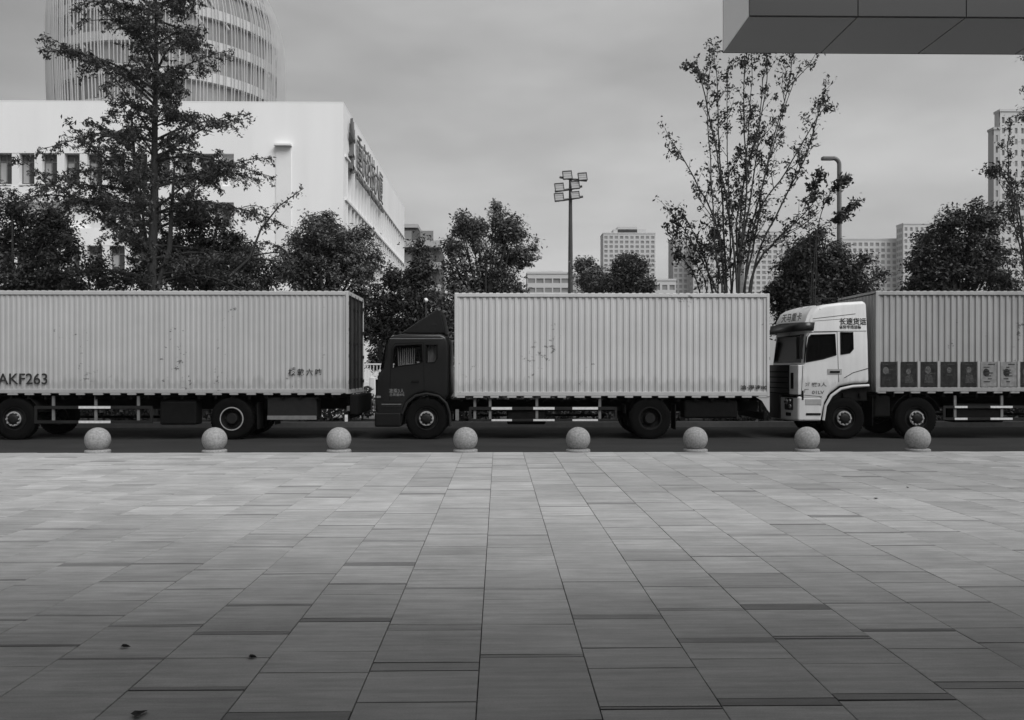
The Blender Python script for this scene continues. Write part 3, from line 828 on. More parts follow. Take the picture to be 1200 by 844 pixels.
T = Truck('box_truck', 'rightmost box truck with white cab, black visor and posters along its box', 1100)
c = white_cab(T, 0, 'cab_white')
bx = cargo_box(T, 1026, 1478, 340.3, 460.5, 'box_third', .155, .032)
chassis(T, 960, 1474, 461)
for px in (990, 1075): wheels(T, px, 490, 'front')
for px in (1332, 1402): wheels(T, px, 490, 'rear')
mud_arch(T, 1075); mud_arch(T, 1332); mud_arch(T, 1402)
side_guard(T, 1106.5, 1296, ((476, 479), (490, 493)), [(1120, 1135), (1162, 1188), (1212, 1238), (1262, 1286)], [1121, 1176, 1230, 1284])
tank(T, 1120, 1180, 474, 496, 'fuel_tank'); tank(T, 1026, 1046, 464, 490, 'air_box'); rear_end(T, 1478, 0)
mudflap(T, 1024, 465, 500)
# picture panels along the foot of the box
for k in range(19):
    x0 = 1033.5+23.4*k; dark = k not in (5, 6, 10, 13)
    yb, yt = -YH-.004, -YH+.006
    fr = MB().box(T.X(x0-1.2), T.X(x0+17.5), yb+.003, yt, T.Z(453.5), T.Z(424)).build('poster', 'poster_dark' if dark else 'poster_pale', bx)
    hx, hz = T.X(x0+random.uniform(4, 9)), T.Z(random.uniform(433, 438)); r_ = random.uniform(.055, .085)
    mb = MB(); n = 14
    mb.add([(hx+r_*math.cos(2*math.pi*i/n), yb-.001, hz+r_*1.2*math.sin(2*math.pi*i/n)) for i in range(n)], [tuple(range(n))])
    mb.build('portrait', 'poster_mid' if dark else 'poster_dark', fr); mb = MB()
    sh = [(hx-.09, T.Z(449)), (hx-.07, hz-.12), (hx, hz-.09), (hx+.1, hz-.13), (hx+.14, T.Z(449))]
    mb.add([(a, yb-.0005, b) for a, b in sh], [tuple(range(5))])
    if dark and k % 3: mb.build('portrait_shoulders', 'poster_soft', fr)
    ln = MB()
    for q in range(random.randint(2, 4) if dark else 7):
        z = T.Z(427+q*(random.uniform(5, 7) if dark else 3.4)); xs = T.X(x0+random.uniform(1, 9))
        ln.box(xs, min(xs+random.uniform(.08, .2), T.X(x0+16.5)), yb-.003, yb-.0015, z-.012, z+.012)
    ln.build('print_line', 'poster_soft', fr)
    MB().box(T.X(x0+18.3), T.X(x0+21.4), -YH-.008, -YH+.01, T.Z(456), T.Z(423)).build('panel_batten', 'box_third', bx)

T = Truck('box_truck', 'leftmost box truck, long pale corrugated box with painted number AKF263', 180)
c = white_cab(T, -1060, 'cab_white', False)
cargo_box(T, -34, 408.5, 341.3, 462, 'box_first', .13, .016)
chassis(T, -100, 405, 463)
for px in (-70, 15): wheels(T, px, 490, 'front')
wheels(T, 270.5, 490, 'rear_ring')
mud_arch(T, 15)
side_guard(T, 39, 178, ((475.5, 479), (492.5, 496)), [(91, 128.5)], [60, 110, 160])
MB().box(T.X(185), T.X(228), -YH+.1, -YH+.6, T.Z(498), T.Z(470)).build('fuel_tank', 'chassis', T.root, bevel=.05)
b_ = tank(T, 312, 370, 466, 490, 'battery_box', 'guard', bev=.02)
MB().box(T.X(312), T.X(370), -YH+.085, -YH+.099, T.Z(492), T.Z(487.3)).build('box_rail', 'guard_post', T.root, bevel=.004)
mudflap(T, 300, 472, 503); rear_end(T, 408, 0)
# folded tail lift behind the doors
tl = MB().box(T.X(409), T.X(419), -YH+.12, YH-.12, T.Z(486), T.Z(463)).build('tail_lift', 'chassis', T.root, bevel=.02)
MB().box(T.X(404), T.X(407.5), -YH-.002, -YH+.01, T.Z(494), T.Z(486)).build('reflector_plate', 'reflector', T.root)
text('lettering', '渝AKF263', 'ink', T.root, (T.X(-20), -YH-.015, T.Z(450)), .27, bold=.012, sx=1.0)
text('lettering', '核 载 六 吨', 'ink', T.root, (T.X(338), -YH-.015, T.Z(439.5)), .13, bold=.02, sx=.95)

# ------------------------------------------------------------------ canopy at upper right
YA = 9.5; YB = 10.63
cv = thing('building_canopy', 'dark panelled edge of a flat canopy jutting in at the upper right corner', 'canopy', (AX(878, YA)+4, YA, 0))
def child(mb, name, mat, parent, **k):
    o = mb.build(name, mat, parent, **k); return o
def rel(mb, loc):
    mb.v = [(x-loc[0], y-loc[1], z-loc[2]) for x, y, z in mb.v]; return mb
L0 = tuple(cv.location); xl = AX(878, YA); zs = AZ(19, YA, 900); zt = zs+.95; W_ = 1.2; xr = xl+W_*10
n_ = 10
for k in range(n_):
    gx0 = xl+k*W_+.0035; gx1 = xl+(k+1)*W_-.0035
    rel(MB().box(gx0, gx1, YA, YA+.02, zs+.006, zt), L0).build('fascia_panel', 'fascia', cv, bevel=.003)
    rel(MB().box(gx0+.004, gx1-.004, YA+.03, YB-.03, zs, zs+.02), L0).build('soffit_panel', 'soffit', cv, bevel=.003)
rel(MB().box(xl, xl+.02, YA+.026, YB-.026, zs+.012, zt), L0).build('end_panel', 'end_panel', cv)
rel(MB().box(xl+.03, xr, YA+.03, YB-.005, zs+.03, zt-.01), L0).build('core', 'chassis', cv)
rel(MB().box(xl+.002, xr, YB-.02, YB, zs+.004, zt), L0).build('back_panel', 'fascia', cv)
# canopy pier; the roof and back wall are unseen, added to shade near paving
rel(MB().box(xr-1, xr+1, -6, YB, -.1, zt+.3), L0).build('pier', 'facade', cv)
rel(MB().box(-30, 40, -6.5, 4.4, 3.95, 5.2), L0).build('unseen_shade_roof', 'facade', cv)
rel(MB().box(-30, 40, -7, -6.5, -.1, 5.2), L0).build('unseen_shade_wall', 'facade', cv)

# ------------------------------------------------------------------ white building, upper left
YW = 65.0; YWB = 107.0
xw = AX(402.5, YW); ztop = AZ(122, YW); xleft = AX(-420, YW)
wb = thing('white_building', 'broad white building with rows of windows and a dark rooftop sign on its side', 'building', ((xw+xleft)/2, YW, ROAD))
L0 = tuple(wb.location)
def Wz(py): return AZ(py, YW, 200)
rows = [(180, 218), (237, 268), (288, 322)]
body = MB()
xs = AX(274, YW); RD = .5
body.box(xleft, xw-.7, YW+RD, YWB, ROAD, ztop)                       # core
body.box(xleft, xs, YW, YW+RD-.003, Wz(rows[0][0]), ztop-.003)
body.box(xs+.003, xw, YW, YW+RD-.003, ROAD, ztop-.002)
for (a, b), nx in zip(rows, [rows[1][0], rows[2][0], None]):
    body.box(xleft, xs, YW, YW+RD-.003, Wz(nx) if nx else ROAD, Wz(b))
# right flank with two recessed bands
def Fz(py): return AZ(py, YW, 402)
bands = [(Fz(229), Fz(182)), (Fz(275), Fz(233)), (Fz(330), Fz(281))]
y0 = YW+1.4; y1 = YWB-.7
zz = [ROAD]
body.box(xw-.697, xw-.002, YW+RD, y0, ROAD, ztop-.002); body.box(xw-.697, xw-.002, y1, YWB, ROAD, ztop-.002)
lo = ROAD
for zb, zt_ in sorted(bands):
    body.box(xw-.697, xw-.002, y0+.002, y1-.002, lo, zb); lo = zt_
body.box(xw-.697, xw-.002, y0+.002, y1-.002, lo, ztop-.002)
rel(body, L0).build('walls', 'white_wall', wb)
rel(MB().box(xleft, xw+.003, YW-.004, YW+.3, ztop, ztop+.1).box(xw-.3, xw+.003, YW+.303, YWB+.1, ztop, ztop+.1), L0).build('coping', 'white_trim', wb)
pitch = AX(67, YW)-AX(40.5, YW)
def put_row(mk, xs_, y, ri):
    """first one built, the others copied with their children"""
    first = None
    for x in xs_:
        if first is None: first = mk(); o = first
        else:
            o = first.copy(); COL.objects.link(o); o.parent = first.parent
            for ch in first.children: copy_child(ch, o)
        o.location = (x-L0[0], y-L0[1], 0)
for ri, (a, b) in enumerate(rows):
    zt_, zb = Wz(a), Wz(b)
    px0 = 18 if ri != 1 else 114
    cols = [AX(px0, YW)+pitch*i for i in range(-8 if ri != 1 else 0, 12)]
    pil = [x for x in cols if xleft+1 < x < xs-.2]
    def mk_p(): return rel(MB().box(-.27, .27, .02, RD-.01, zb+.002, zt_-.002), (0, 0, L0[2])).build('pillar', 'white_trim', wb)
    put_row(mk_p, pil, YW, ri)
    win = [x+pitch/2 for x in cols if xleft+1 < x < xs-pitch]
    def mk_w():
        ww = pitch/2-.285
        o = rel(MB().box(-ww, ww, RD-.06, RD-.02, zb+.1, zt_-.05), (0, 0, L0[2])).build('window', 'window_glass', wb)
        fr = MB()
        for xx in (-ww, -.03, ww-.06): fr.box(xx, xx+.06, RD-.1, RD-.061, zb+.1, zt_-.05)
        fr.box(-ww, ww, RD-.1, RD-.062, zt_-.62, zt_-.55).box(-ww, ww, RD-.1, RD-.062, zb+.1, zb+.17)
        rel(fr, (0, 0, L0[2])).build('frame', 'guard_post', o)
        rel(MB().box(-ww, ww, -.05, .35, zb+.003, zb+.09), (0, 0, L0[2])).build('sill', 'white_trim', o)
        rel(MB().box(-ww+.08, -.06, RD-.066, RD-.0605, zb+.25+.2*ri, zt_-.66), (0, 0, L0[2])).build('blind', 'blind', o)
        return o
    put_row(mk_w, win, YW, ri)
# ledge over the pale chase right of the windows
rel(MB().box(AX(322.5, YW), AX(342.5, YW), YW-.5, YW-.005, Wz(171.5), Wz(169.6)), L0).build('ledge', 'white_trim', wb)
rel(MB().box(AX(323.5, YW), AX(341.5, YW), YW-.06, YW-.003, Wz(330), Wz(171.8)), L0).build('chase', 'white_trim', wb)
# flank: panes and white fins in the bands
for bi, (zb, zt_) in enumerate(bands):
    nb = 24; st = (y1-y0)/nb
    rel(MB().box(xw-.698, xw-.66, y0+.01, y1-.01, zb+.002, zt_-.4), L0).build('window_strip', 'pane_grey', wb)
    rel(MB().box(xw-.698, xw-.5, y0+.01, y1-.01, zt_-.39, zt_-.002), L0).build('dark_head_strip', 'window_glass', wb)  # dark strip along the top of each recessed band
    fin = None
    for k in range(nb+1):
        if fin is None:
            fin = rel(MB().box(xw-.66, xw+.06, -.09, .09, zb+.004, zt_-.004), (L0[0], 0, L0[2])).build('fin', 'white_trim', wb); o = fin
        else: o = copy_child(fin, wb)
        o.location = (0, y0+.15+k*(st-.012)-L0[1], 0)
    rel(MB().box(xw-.002, xw+.14, YW+.5, YWB-.3, zt_, zt_+.16), L0).build('string_course', 'white_trim', wb)
# raised sign on the flank
def Yof(px):
    best = min((abs((CX+F*((xw*cP-Y*sP)/(xw*sP+Y*cP)))-px), Y) for Y in np.linspace(YW, YWB, 900))
    return float(best[1])
ya, yb_ = Yof(415.5), Yof(446)
sy = yb_-ya
def sign_text(s, z, h, ya_, yb2):
    o = text('lettering', s, 'sign', wb, (0,0,0), h, rot=(R(90), 0, R(90)), bold=-.004)
    wd = max(v.co.x for v in o.data.vertices)
    for v in o.data.vertices: v.co.x *= (yb2-ya_)/wd
    o.location = (xw+.25-L0[0], ya_-L0[1], z-L0[2])
    md = o.modifiers.new('solid', 'SOLIDIFY'); md.thickness = .08
zt1 = HC+(CY-147)/F*YW*1.0
sz0 = ztop-.8-2.6
sign_text('重庆科技大厦', ztop-3.5, 2.35, ya, yb_)
sign_text('SCIENCE AND TECHNOLOGY', ztop-4.55, .7, ya, yb_)
lg = MB(); yl = (Yof(406.5)+Yof(413))/2
for k in range(7):
    a = R(90+(-75+25*k)); r0, r1 = .25, 1.25
    lg.tube([(xw+.2, yl+r0*math.cos(a), ztop-2.2+r0*math.sin(a)), (xw+.2, yl+r1*math.cos(a), ztop-2.2+1.5*r1*math.sin(a))], [.2, .06], 6)
lg.box(xw+.05, xw+.3, yl-.22, yl+.22, ztop-4.6, ztop-2.2).box(xw+.05, xw+.3, yl-.9, yl+.9, ztop-4.4, ztop-4.0).box(xw+.05, xw+.3, yl-.7, yl+.7, ztop-3.4, ztop-3.1)
rel(lg, L0).build('sign_emblem', 'sign', wb)

# ------------------------------------------------------------------ egg-shaped tower with vertical fins
YG = 132.0
gt = thing('round_tower', 'bulging round tower wrapped in thin vertical fins behind the white building', 'tower', (AX(206.5, YG), YG, ROAD))
sc = F/YG
def gz(py): return AZ(py, YG, 200)-ROAD
PR = [(340, 122), (250, 130), (170, 136), (116, 138), (75, 138.5), (45, 137.5), (20, 133.5), (0, 127.5), (-20, 118), (-45, 102), (-80, 75), (-105, 47), (-117, 18), (-119, .01)]
def gr(z):
    zz_ = [gz(p) for p, _ in PR]; rr_ = [r/sc*.93 for _, r in PR]
    return float(np.interp(z, zz_, rr_))
def gxc(z):
    return float(np.interp(z, [gz(340), gz(116), gz(52), gz(20), gz(0), gz(-119)], [-5/sc, -6/sc, -6.5/sc, -9.5/sc, -12.5/sc, -24/sc]))
pr = [(gr(z)-.9, z) for z in np.linspace(gz(340), gz(-118.5), 70)]
core = MB().lathe([(max(r, .01), z) for r, z in pr], (0,0,0), 64)
core.v = [(x+gxc(z), y, z) for x, y, z in core.v]
core.build('glass_core', 'tower_core', gt, smooth=True)
zf = gz(300)
while zf < gz(-100):
    r0 = gr(zf+.6); bnd = MB().lathe([(r0-1.2, zf), (r0-.25, zf), (gr(zf+1.3)-.25, zf+1.3), (gr(zf+1.3)-1.2, zf+1.3)], (gxc(zf), 0, 0), 64)
    bnd.build('floor_band', 'tower_band', gt, smooth=True); zf += 4.4
fins = MB(); nf = 190
for k in range(nf):
    a0 = 2*math.pi*(k+random.uniform(-.25, .25))/nf; tw = random.uniform(-.012, .012); fw = random.uniform(.022, .045)
    zs_ = np.linspace(gz(330), gz(-112), 26)
    pts = []
    for i, z in enumerate(zs_):
        a = a0+tw*math.sin(i*.4+k); r = gr(z)
        pts.append((r*math.cos(a)+gxc(z), r*math.sin(a), z))
    for i in range(25):
        p, q = Vector(pts[i]), Vector(pts[i+1]); ra = Vector((math.cos(a0), math.sin(a0), 0)); ta = Vector((-ra.y, ra.x, 0))
        v = []
        for c_ in (p, q):
            for s1, s2 in ((-1,-1), (1,-1), (1,1), (-1,1)): v.append(c_+ta*s1*fw+ra*(s2*.09))
        fins.add(v, [(0,4,5,1), (1,5,6,2), (2,6,7,3), (3,7,4,0)])
fins.build('fin_screen', 'fin', gt)
for k in range(26):
    a = 2*math.pi*k/26; z = gz(random.choice([100, 67, 33, 0, -33])); a1 = a+random.choice([-1, 1])*.2
    MB().tube([((gr(z)-.5)*math.cos(a)+gxc(z), (gr(z)-.5)*math.sin(a), z), ((gr(z+4.4)-.5)*math.cos(a1)+gxc(z+4), (gr(z+4.4)-.5)*math.sin(a1), z+4.4)], .16, 5).build('brace', 'tower_band', gt)

# ------------------------------------------------------------------ distant blocks
def block(name, label, px0, px1, ptop, Y, bays, fl_h, depth, mat='far_wall', group=None, vis=340, crown=None, winw=.62, winh=.6, side=True, strip_mat='far_window', cap=96):
    xa, xb = AX(px0, Y), AX(px1, Y); zt_ = AZ(ptop, Y, (px0+px1)/2)-ROAD
    o = thing(name, label, 'building', ((xa+xb)/2, Y, ROAD), group)
    wd = xb-xa; st = wd/bays
    b = MB().box(-wd/2, wd/2, .6, depth, 0, zt_)
    # piers and slabs in front of a recessed plane: real openings
    b.build('walls', mat, o)
    gr_ = MB()
    for k in range(bays+1):
        xx = -wd/2+k*st; hw_ = st*(1-winw)/2
        gr_.box(max(xx-hw_, -wd/2), min(xx+hw_, wd/2), -.003, .597, 0, zt_)
    gr_.build('piers', mat, o)
    sl_ = MB(); z = zt_; zl = AZ(vis, Y, px0)-ROAD-fl_h*2
    sl_.box(-wd/2, wd/2, .003, .598, zt_-fl_h*.5, zt_-.01)
    zz_ = zt_-fl_h*.5
    lv = []
    while zz_ > max(zl, 1):
        sl_.box(-wd/2+.01, wd/2-.01, .003, .598, zz_-fl_h, zz_-fl_h*winh); lv.append((zz_-fl_h*winh, zz_)); zz_ -= fl_h
    sl_.box(-wd/2+.01, wd/2-.01, .003, .598, 0, zz_)
    sl_.build('spandrels', mat, o)
    cnt = 0; first = None; rest = MB()
    for za, zb in lv:
        for k in range(bays):
            xx = -wd/2+(k+.5)*st; ww = st*winw/2-.01
            if cnt < cap:
                if first is None:
                    first = MB().box(-ww, ww, .5, .58, .02, (zb-za)-.02).build('window', strip_mat, o); c_ = first
                else: c_ = copy_child(first, o)
                c_.location = (xx, random.uniform(-.35, 0), za)
            else: rest.box(xx-ww, xx+ww, .5, .58, za+.02, zb-.02)
            cnt += 1
    if rest.v: tag(rest.build('window', strip_mat, o), kind='stuff')
    if side:
        for sx in (-1, 1):
            sd = MB()
            for za, zb in lv:
                for q in range(3):
                    yy = depth*(.2+.27*q); sd.box(sx*wd/2-.05, sx*wd/2+.05, yy, yy+1.6, za, zb)
            tag(sd.build('side_window', strip_mat, o), kind='stuff')
    MB().box(-wd/2-.2, wd/2+.2, -.25, depth+.2, zt_, zt_+.7).build('parapet', mat, o)
    if crown:
        for (c0, c1, ct) in crown:
            x0_, x1_ = AX(c0, Y)-o.location.x, AX(c1, Y)-o.location.x
            MB().box(x0_, x1_, 1, depth*.7, zt_+.7, AZ(ct, Y, c0)-ROAD).build('roof_house', mat, o)
    return o
G_ = 'distant apartment blocks'
block('apartment_tower', 'pale stepped apartment tower behind the two small trees near the floodlight mast', 707, 768, 274, 560, 10, 3.0, 16, group=G_, crown=[(719, 757, 268.5), (724, 747, 265.5)])
block('apartment_tower', 'slim grey apartment tower at the left foot of the sparse many stemmed tree', 789, 812, 280, 480, 4, 3.0, 14, 'far_wall_dark', G_)
block('apartment_tower', 'pale apartment tower seen through the stems of the sparse tree, left half', 812.5, 850, 287, 470, 6, 3.0, 14, group=G_)
block('apartment_tower', 'pale apartment tower seen through the right stems of the sparse tree', 872, 925, 272, 500, 8, 3.0, 16, group=G_)
block('apartment_block', 'wide pale apartment block with a grid of windows right of the street lamp', 985, 1058, 281, 470, 11, 3.2, 16, group=G_, crown=[(1000, 1040, 279)])
block('apartment_tower', 'narrow pale tower beside the wide block, left of the round dark tree', 1058.5, 1090, 263, 460, 5, 3.2, 8, group=G_, winw=.5)
block('apartment_tower', 'very tall grey tower at the right edge behind the feathery tree', 1172, 1262, 131, 260, 12, 3.3, 3, 'far_wall', G_, crown=[(1185, 1240, 127)], winw=.42, winh=.5, side=False)
block('apartment_tower', 'lower grey wing standing left of the tall tower at the right edge', 1164.5, 1171.8, 152, 258, 1, 3.3, 3, 'far_wall_dark', G_, winw=.35, side=False)
block('low_building', 'low pale building with long window bands left of the floodlight mast', 618, 667, 321, 300, 5, 3.2, 14, 'far_wall', G_, winw=.86, winh=.5, crown=[(635, 660, 317)])
block('low_building', 'low grey building right of the floodlight mast, behind the thin small tree', 668, 708, 324, 310, 5, 3.2, 14, 'far_wall_dark', G_, winw=.8, winh=.5)
block('low_building', 'low pale building in the gap between tower and sparse tree', 766, 792, 329, 330, 3, 3.2, 12, 'far_wall', G_, winw=.7)
# dark balconied block right of the white building
o = thing('balcony_block', 'dark apartment block with light balcony slabs just right of the white building', 'building', (AX(484, 120), 120, ROAD), G_)
zt_ = AZ(268, 120, 490)
MB().prism([(-6, 0), (-6, zt_+.2), (.5, zt_), (3.6, zt_-2.2), (3.6, 0)], 0, 12).build('walls', 'mid_wall', o)
z = zt_-2.6
while z > 6:
    MB().box(-6, 3.9, -1.2, -.003, z, z+.9).build('balcony', 'far_wall_dark', o)
    for k in range(3): MB().box(-5+3*k, -3.2+3*k, -.06, .02, z+1, z+2.4).build('window', 'far_window', o)
    z -= 3
MB().box(-6.1, .7, -.3, 12.2, zt_+.2, zt_+.7).build('parapet', 'far_wall_dark', o)

# ------------------------------------------------------------------ lamps and fence
YL = 75.0
p = at(668.5, 340, YL); mast = thing('floodlight_mast', 'tall floodlight mast with three tiers of square lamps', 'floodlight', (p.x, YL, ROAD))
k_ = YL/F
def mz(py): return AZ(py, YL, 668)-ROAD
MB().tube([(0,0,0), (0,0,mz(300)), (0,0,mz(207))], [.26, .2, .13], 12).build('pole', 'pole', mast, smooth=True)
def mpt(px, py): q = at(px, py, YL); return q.x-p.x, q.z-ROAD
for pts, panels in ((((655.5, 208.5), (687.5, 212)), ((659.5, 669.5, 202, 210.5), (677.5, 687, 204.2, 212))),
                    (((650, 225.2), (682, 218.6)), ((650.3, 660, 216.3, 224.6), (668.8, 678.3, 214, 221.8))),
                    (((650, 236.3), (683, 230.6)), ((649.8, 659.8, 227.8, 236), (668.8, 678.3, 226, 233.2)))):
    (xa_, za_), (xb_, zb_) = mpt(*pts[0]), mpt(*pts[1])
    MB().tube([(xa_, -.25, za_), (0, -.14, (za_+zb_)/2-.02), (xb_, -.05, zb_)], .1, 8).build('cross_arm', 'pole', mast)
    for (l_, r_, t_, b_) in panels:
        (x0_, z1_), (x1_, z0_) = mpt(l_, t_), mpt(r_, b_)
        hw_, hh = (x1_-x0_)/2, (z1_-z0_)/2
        fo = MB().box(-hw_, hw_, -.07, -.03, -hh, hh).build('lamp_panel', 'flood', mast); fo.location = ((x0_+x1_)/2, -.3, (z0_+z1_)/2); fo.rotation_euler = (R(-8), R(-6), R(8))
        fr = MB()
        for (q0, q1, w0, w1) in ((-hw_-.03, hw_+.03, -hh-.06, -hh), (-hw_-.03, hw_+.03, hh, hh+.05), (-hw_-.04, -hw_, -hh-.06, hh+.05), (hw_, hw_+.04, -hh-.06, hh+.05)):
            fr.box(q0, q1, -.13, .1, w0, w1)
        for q in range(2): fr.box(-hw_, hw_, -.085, -.071, -hh*.35+q*hh*.7, -hh*.35+q*hh*.7+.015)
        fr.build('lamp_frame', 'pole', fo)
YS = 38.0
x_ = AX(983.5, YS); lp = thing('street_lamp', 'grey street lamp with a bent arm pointing left above the dark bushes', 'street lamp', (x_, YS, ROAD))
def lz(py): return AZ(py, YS, 980)-ROAD
x2 = AX(963, YS)-x_; x1_ = AX(976, YS)-x_
pth = [(0,0,0), (0,0,lz(260)), (0,0,lz(193))]
for i in range(1, 7):
    a = R(90*i/6); rr = .28
    pth.append((-rr+rr*math.cos(a), 0, lz(193)+rr*math.sin(a)))
MB().tube(pth+[(x1_, 0, lz(193)+.28)], [.115, .1, .092]+[.09]*6+[.085], 10).build('pole', 'pole_grey', lp, smooth=True)
MB().box(x2, x1_+.06, -.14, .14, lz(193)+.2, lz(193)+.34).build('lamp_head', 'pole_grey', lp, bevel=.03)
MB().box(x2+.05, x1_-.05, -.1, .1, lz(193)+.19, lz(193)+.2).build('lamp_lens', 'lamp_white', lp)
YQ = 29.5; x_ = AX(499, YQ)
gl = thing('globe_lamp', 'small white globe lamp on a thin post behind the dark cab', 'garden lamp', (x_, YQ, .04))
zg = AZ(352, YQ, 499)-.04
MB().tube([(0,0,0), (0,0,zg-.08)], .03, 8).build('post', 'pole', gl)
MB().lathe([(.0005, zg-.08)]+[(.08*math.cos(R(a)), zg+.08*math.sin(R(a))) for a in range(-80, 81, 16)]+[(.0005, zg+.08)], (0,0,0), 18).build('globe', 'lamp_white', gl, smooth=True)
MB().tube([(0,0,zg+.1), (.06,0,zg+.3)], .012, 6).build('finial', 'pole', gl)
YF = 29.2
fe = thing('railing_fence', 'white picket railing on a low pale wall seen between the left and middle trucks', 'fence', (AX(434, YF), YF, .04))
zw = AZ(448, YF, 434)-.04; zh = AZ(426, YF, 434)-.04
MB().box(-1.6, 1.6, -.1, .1, zw-.45, zw).box(-1.6, 1.6, -.09, .09, 0, zw-.452).build('plinth', 'paint_white', fe)
rl = MB(); rl.box(-1.6, 1.6, -.025, .025, zh-.05, zh); rl.box(-1.6, 1.6, -.025, .025, zw+.08, zw+.12)
rl.build('rail', 'paint_white', fe)
pk = MB(); x = -1.55
while x < 1.6: pk.box(x, x+.025, -.012, .012, zw+.003, zh-.052); x += .11
pk.build('pickets', 'paint_white', fe)
for k in range(2): MB().box(-1.6+3.2*k-.04, -1.6+3.2*k+.04, -.04, .04, zw, zh+.06).build('post', 'paint_white', fe)
YX = 28.3
bl = thing('barrier_block', 'white block standing behind the truck gap beside the dark cab front', 'barrier', (AX(437.5, YX), YX, .04))
MB().prism([(-.35, 0), (-.3, .25), (-.1, .95), (-.08, AZ(443, YX, 437)), (.08, AZ(443, YX, 437)), (.12, .9), (.3, .25), (.35, 0)], -.3, .3).build('body', 'paint_white', bl, bevel=.03)
MB().box(-.2, .2, -.32, -.3, .5, .62).build('band', 'guard_post', bl)

# ------------------------------------------------------------------ trees
def rand_unit(n):
    v = rng.normal(size=(n, 3)); return v/np.linalg.norm(v, axis=1, keepdims=True)
def dense_tree(name, label, Y, lobes, base_px, leaf='leaf_dark', group='leafy trees behind the trucks', n_clump=1.0, lsize=.095, flat=.5, depth=.7, trunk=True, cl_r=.32):
    """lobes: (px, py, radius px) in the photograph, spread in depth so that the crown is as thick as wide"""
    bx_ = AX(base_px, Y); k = Y/F
    o = thing(name, label, 'tree', (bx_, Y, ROAD), group)
    cs = []; xs_ = [l[0] for l in lobes]; wid = (max(xs_)-min(xs_))*k
    C_, N_, T_, W_2 = [], [], [], []
    tr = MB(); cz = []
    L3 = []
    lobes = [(px+random.uniform(-.4, .4)*r, py+random.uniform(-.4, .4)*r, r*random.uniform(.62, 1.25)) for px, py, r in lobes]
    for px, py, r in lobes:
        p = at(px, py, Y); L3.append((p.x-bx_, random.uniform(-.5, .5)*wid*depth*.5, p.z-ROAD, r*k))
    # a few lobes further back so the crown is a volume
    for px, py, r in lobes:
        p = at(px, py, Y); L3.append((p.x-bx_+random.uniform(-.2, .2), wid*depth*random.uniform(.2, .6), p.z-ROAD-random.uniform(0, .3), r*k*.9))
    for x, y, z, r in L3:
        nc = max(4, int(n_clump*random.uniform(6, 15)*(r/.5)**2))
        u = rand_unit(nc); rad = (r*rng.uniform(.45, 1.02, nc)*np.where(rng.random(nc) < .16, 1.28, 1.0))[:, None]
        cen = np.array([x, y, z])+u*rad
        for c_, un in zip(cen, u):
            nl = int(rng.integers(30, 90)); cr = cl_r*rng.uniform(.6, 1.25)
            q = rng.normal(size=(nl, 3))*np.array([.5, .5, .38])*cr
            C_.append(c_+q); nn = rand_unit(nl)*.8+np.array([0, 0, .55])+un*.5+q/cr*.3
            N_.append(nn); T_.append(rand_unit(nl)+q/cr)
        nl = int(30*(r/.5)**2); u = rand_unit(nl)                       # inner leaves
        C_.append(np.array([x, y, z])+u*r*rng.uniform(.1, .75, nl)[:, None]); N_.append(rand_unit(nl)); T_.append(rand_unit(nl))
    C_ = np.concatenate(C_); N_ = np.concatenate(N_); T_ = np.concatenate(T_); n = len(C_)
    ls = lsize*rng.uniform(.6, 1.55, n)
    quads('crown', C_, N_, T_, ls*.55, ls*1.25, leaf, o)
    zb = min(z for _, _, z, r in L3)
    if trunk:
        top = np.mean([[x, y, z] for x, y, z, r in L3], axis=0)
        tr.tube([(0, 0, -.05), (top[0]*.2, top[1]*.2, top[2]*.35), (top[0]*.6, top[1]*.6, top[2]*.7), tuple(top)], [.16, .13, .1, .06], 9)
        for x, y, z, r in L3[:len(lobes)]:
            s0 = random.uniform(.35, .8)
            tr.tube([(top[0]*s0*s0, top[1]*s0*s0, top[2]*s0), (x*.5+top[0]*.3, y*.5, z*.55+top[2]*s0*.35), (x, y, z)], [.07, .045, .015], 6)
        tr.build('trunk', 'bark', o, smooth=True)
    return o
def ell(cx, cy, rx, ry, n, r):
    """n lobes filling an ellipse of the photograph"""
    out_ = []
    for i in range(n):
        a = i*2.39996; q = math.sqrt((i+.5)/n)
        out_.append((cx+rx*q*math.cos(a), cy+ry*q*math.sin(a), r*random.uniform(.8, 1.2)))
    return out_

def leaf_cloud(store, p, nl, rad, bias):
    q = rng.normal(size=(nl, 3))*rad*.5
    store[0].append(np.array(p)+q); store[1].append(rand_unit(nl)+np.array([0, 0, .4])); store[2].append(rand_unit(nl)+np.array(bias)*1.2)

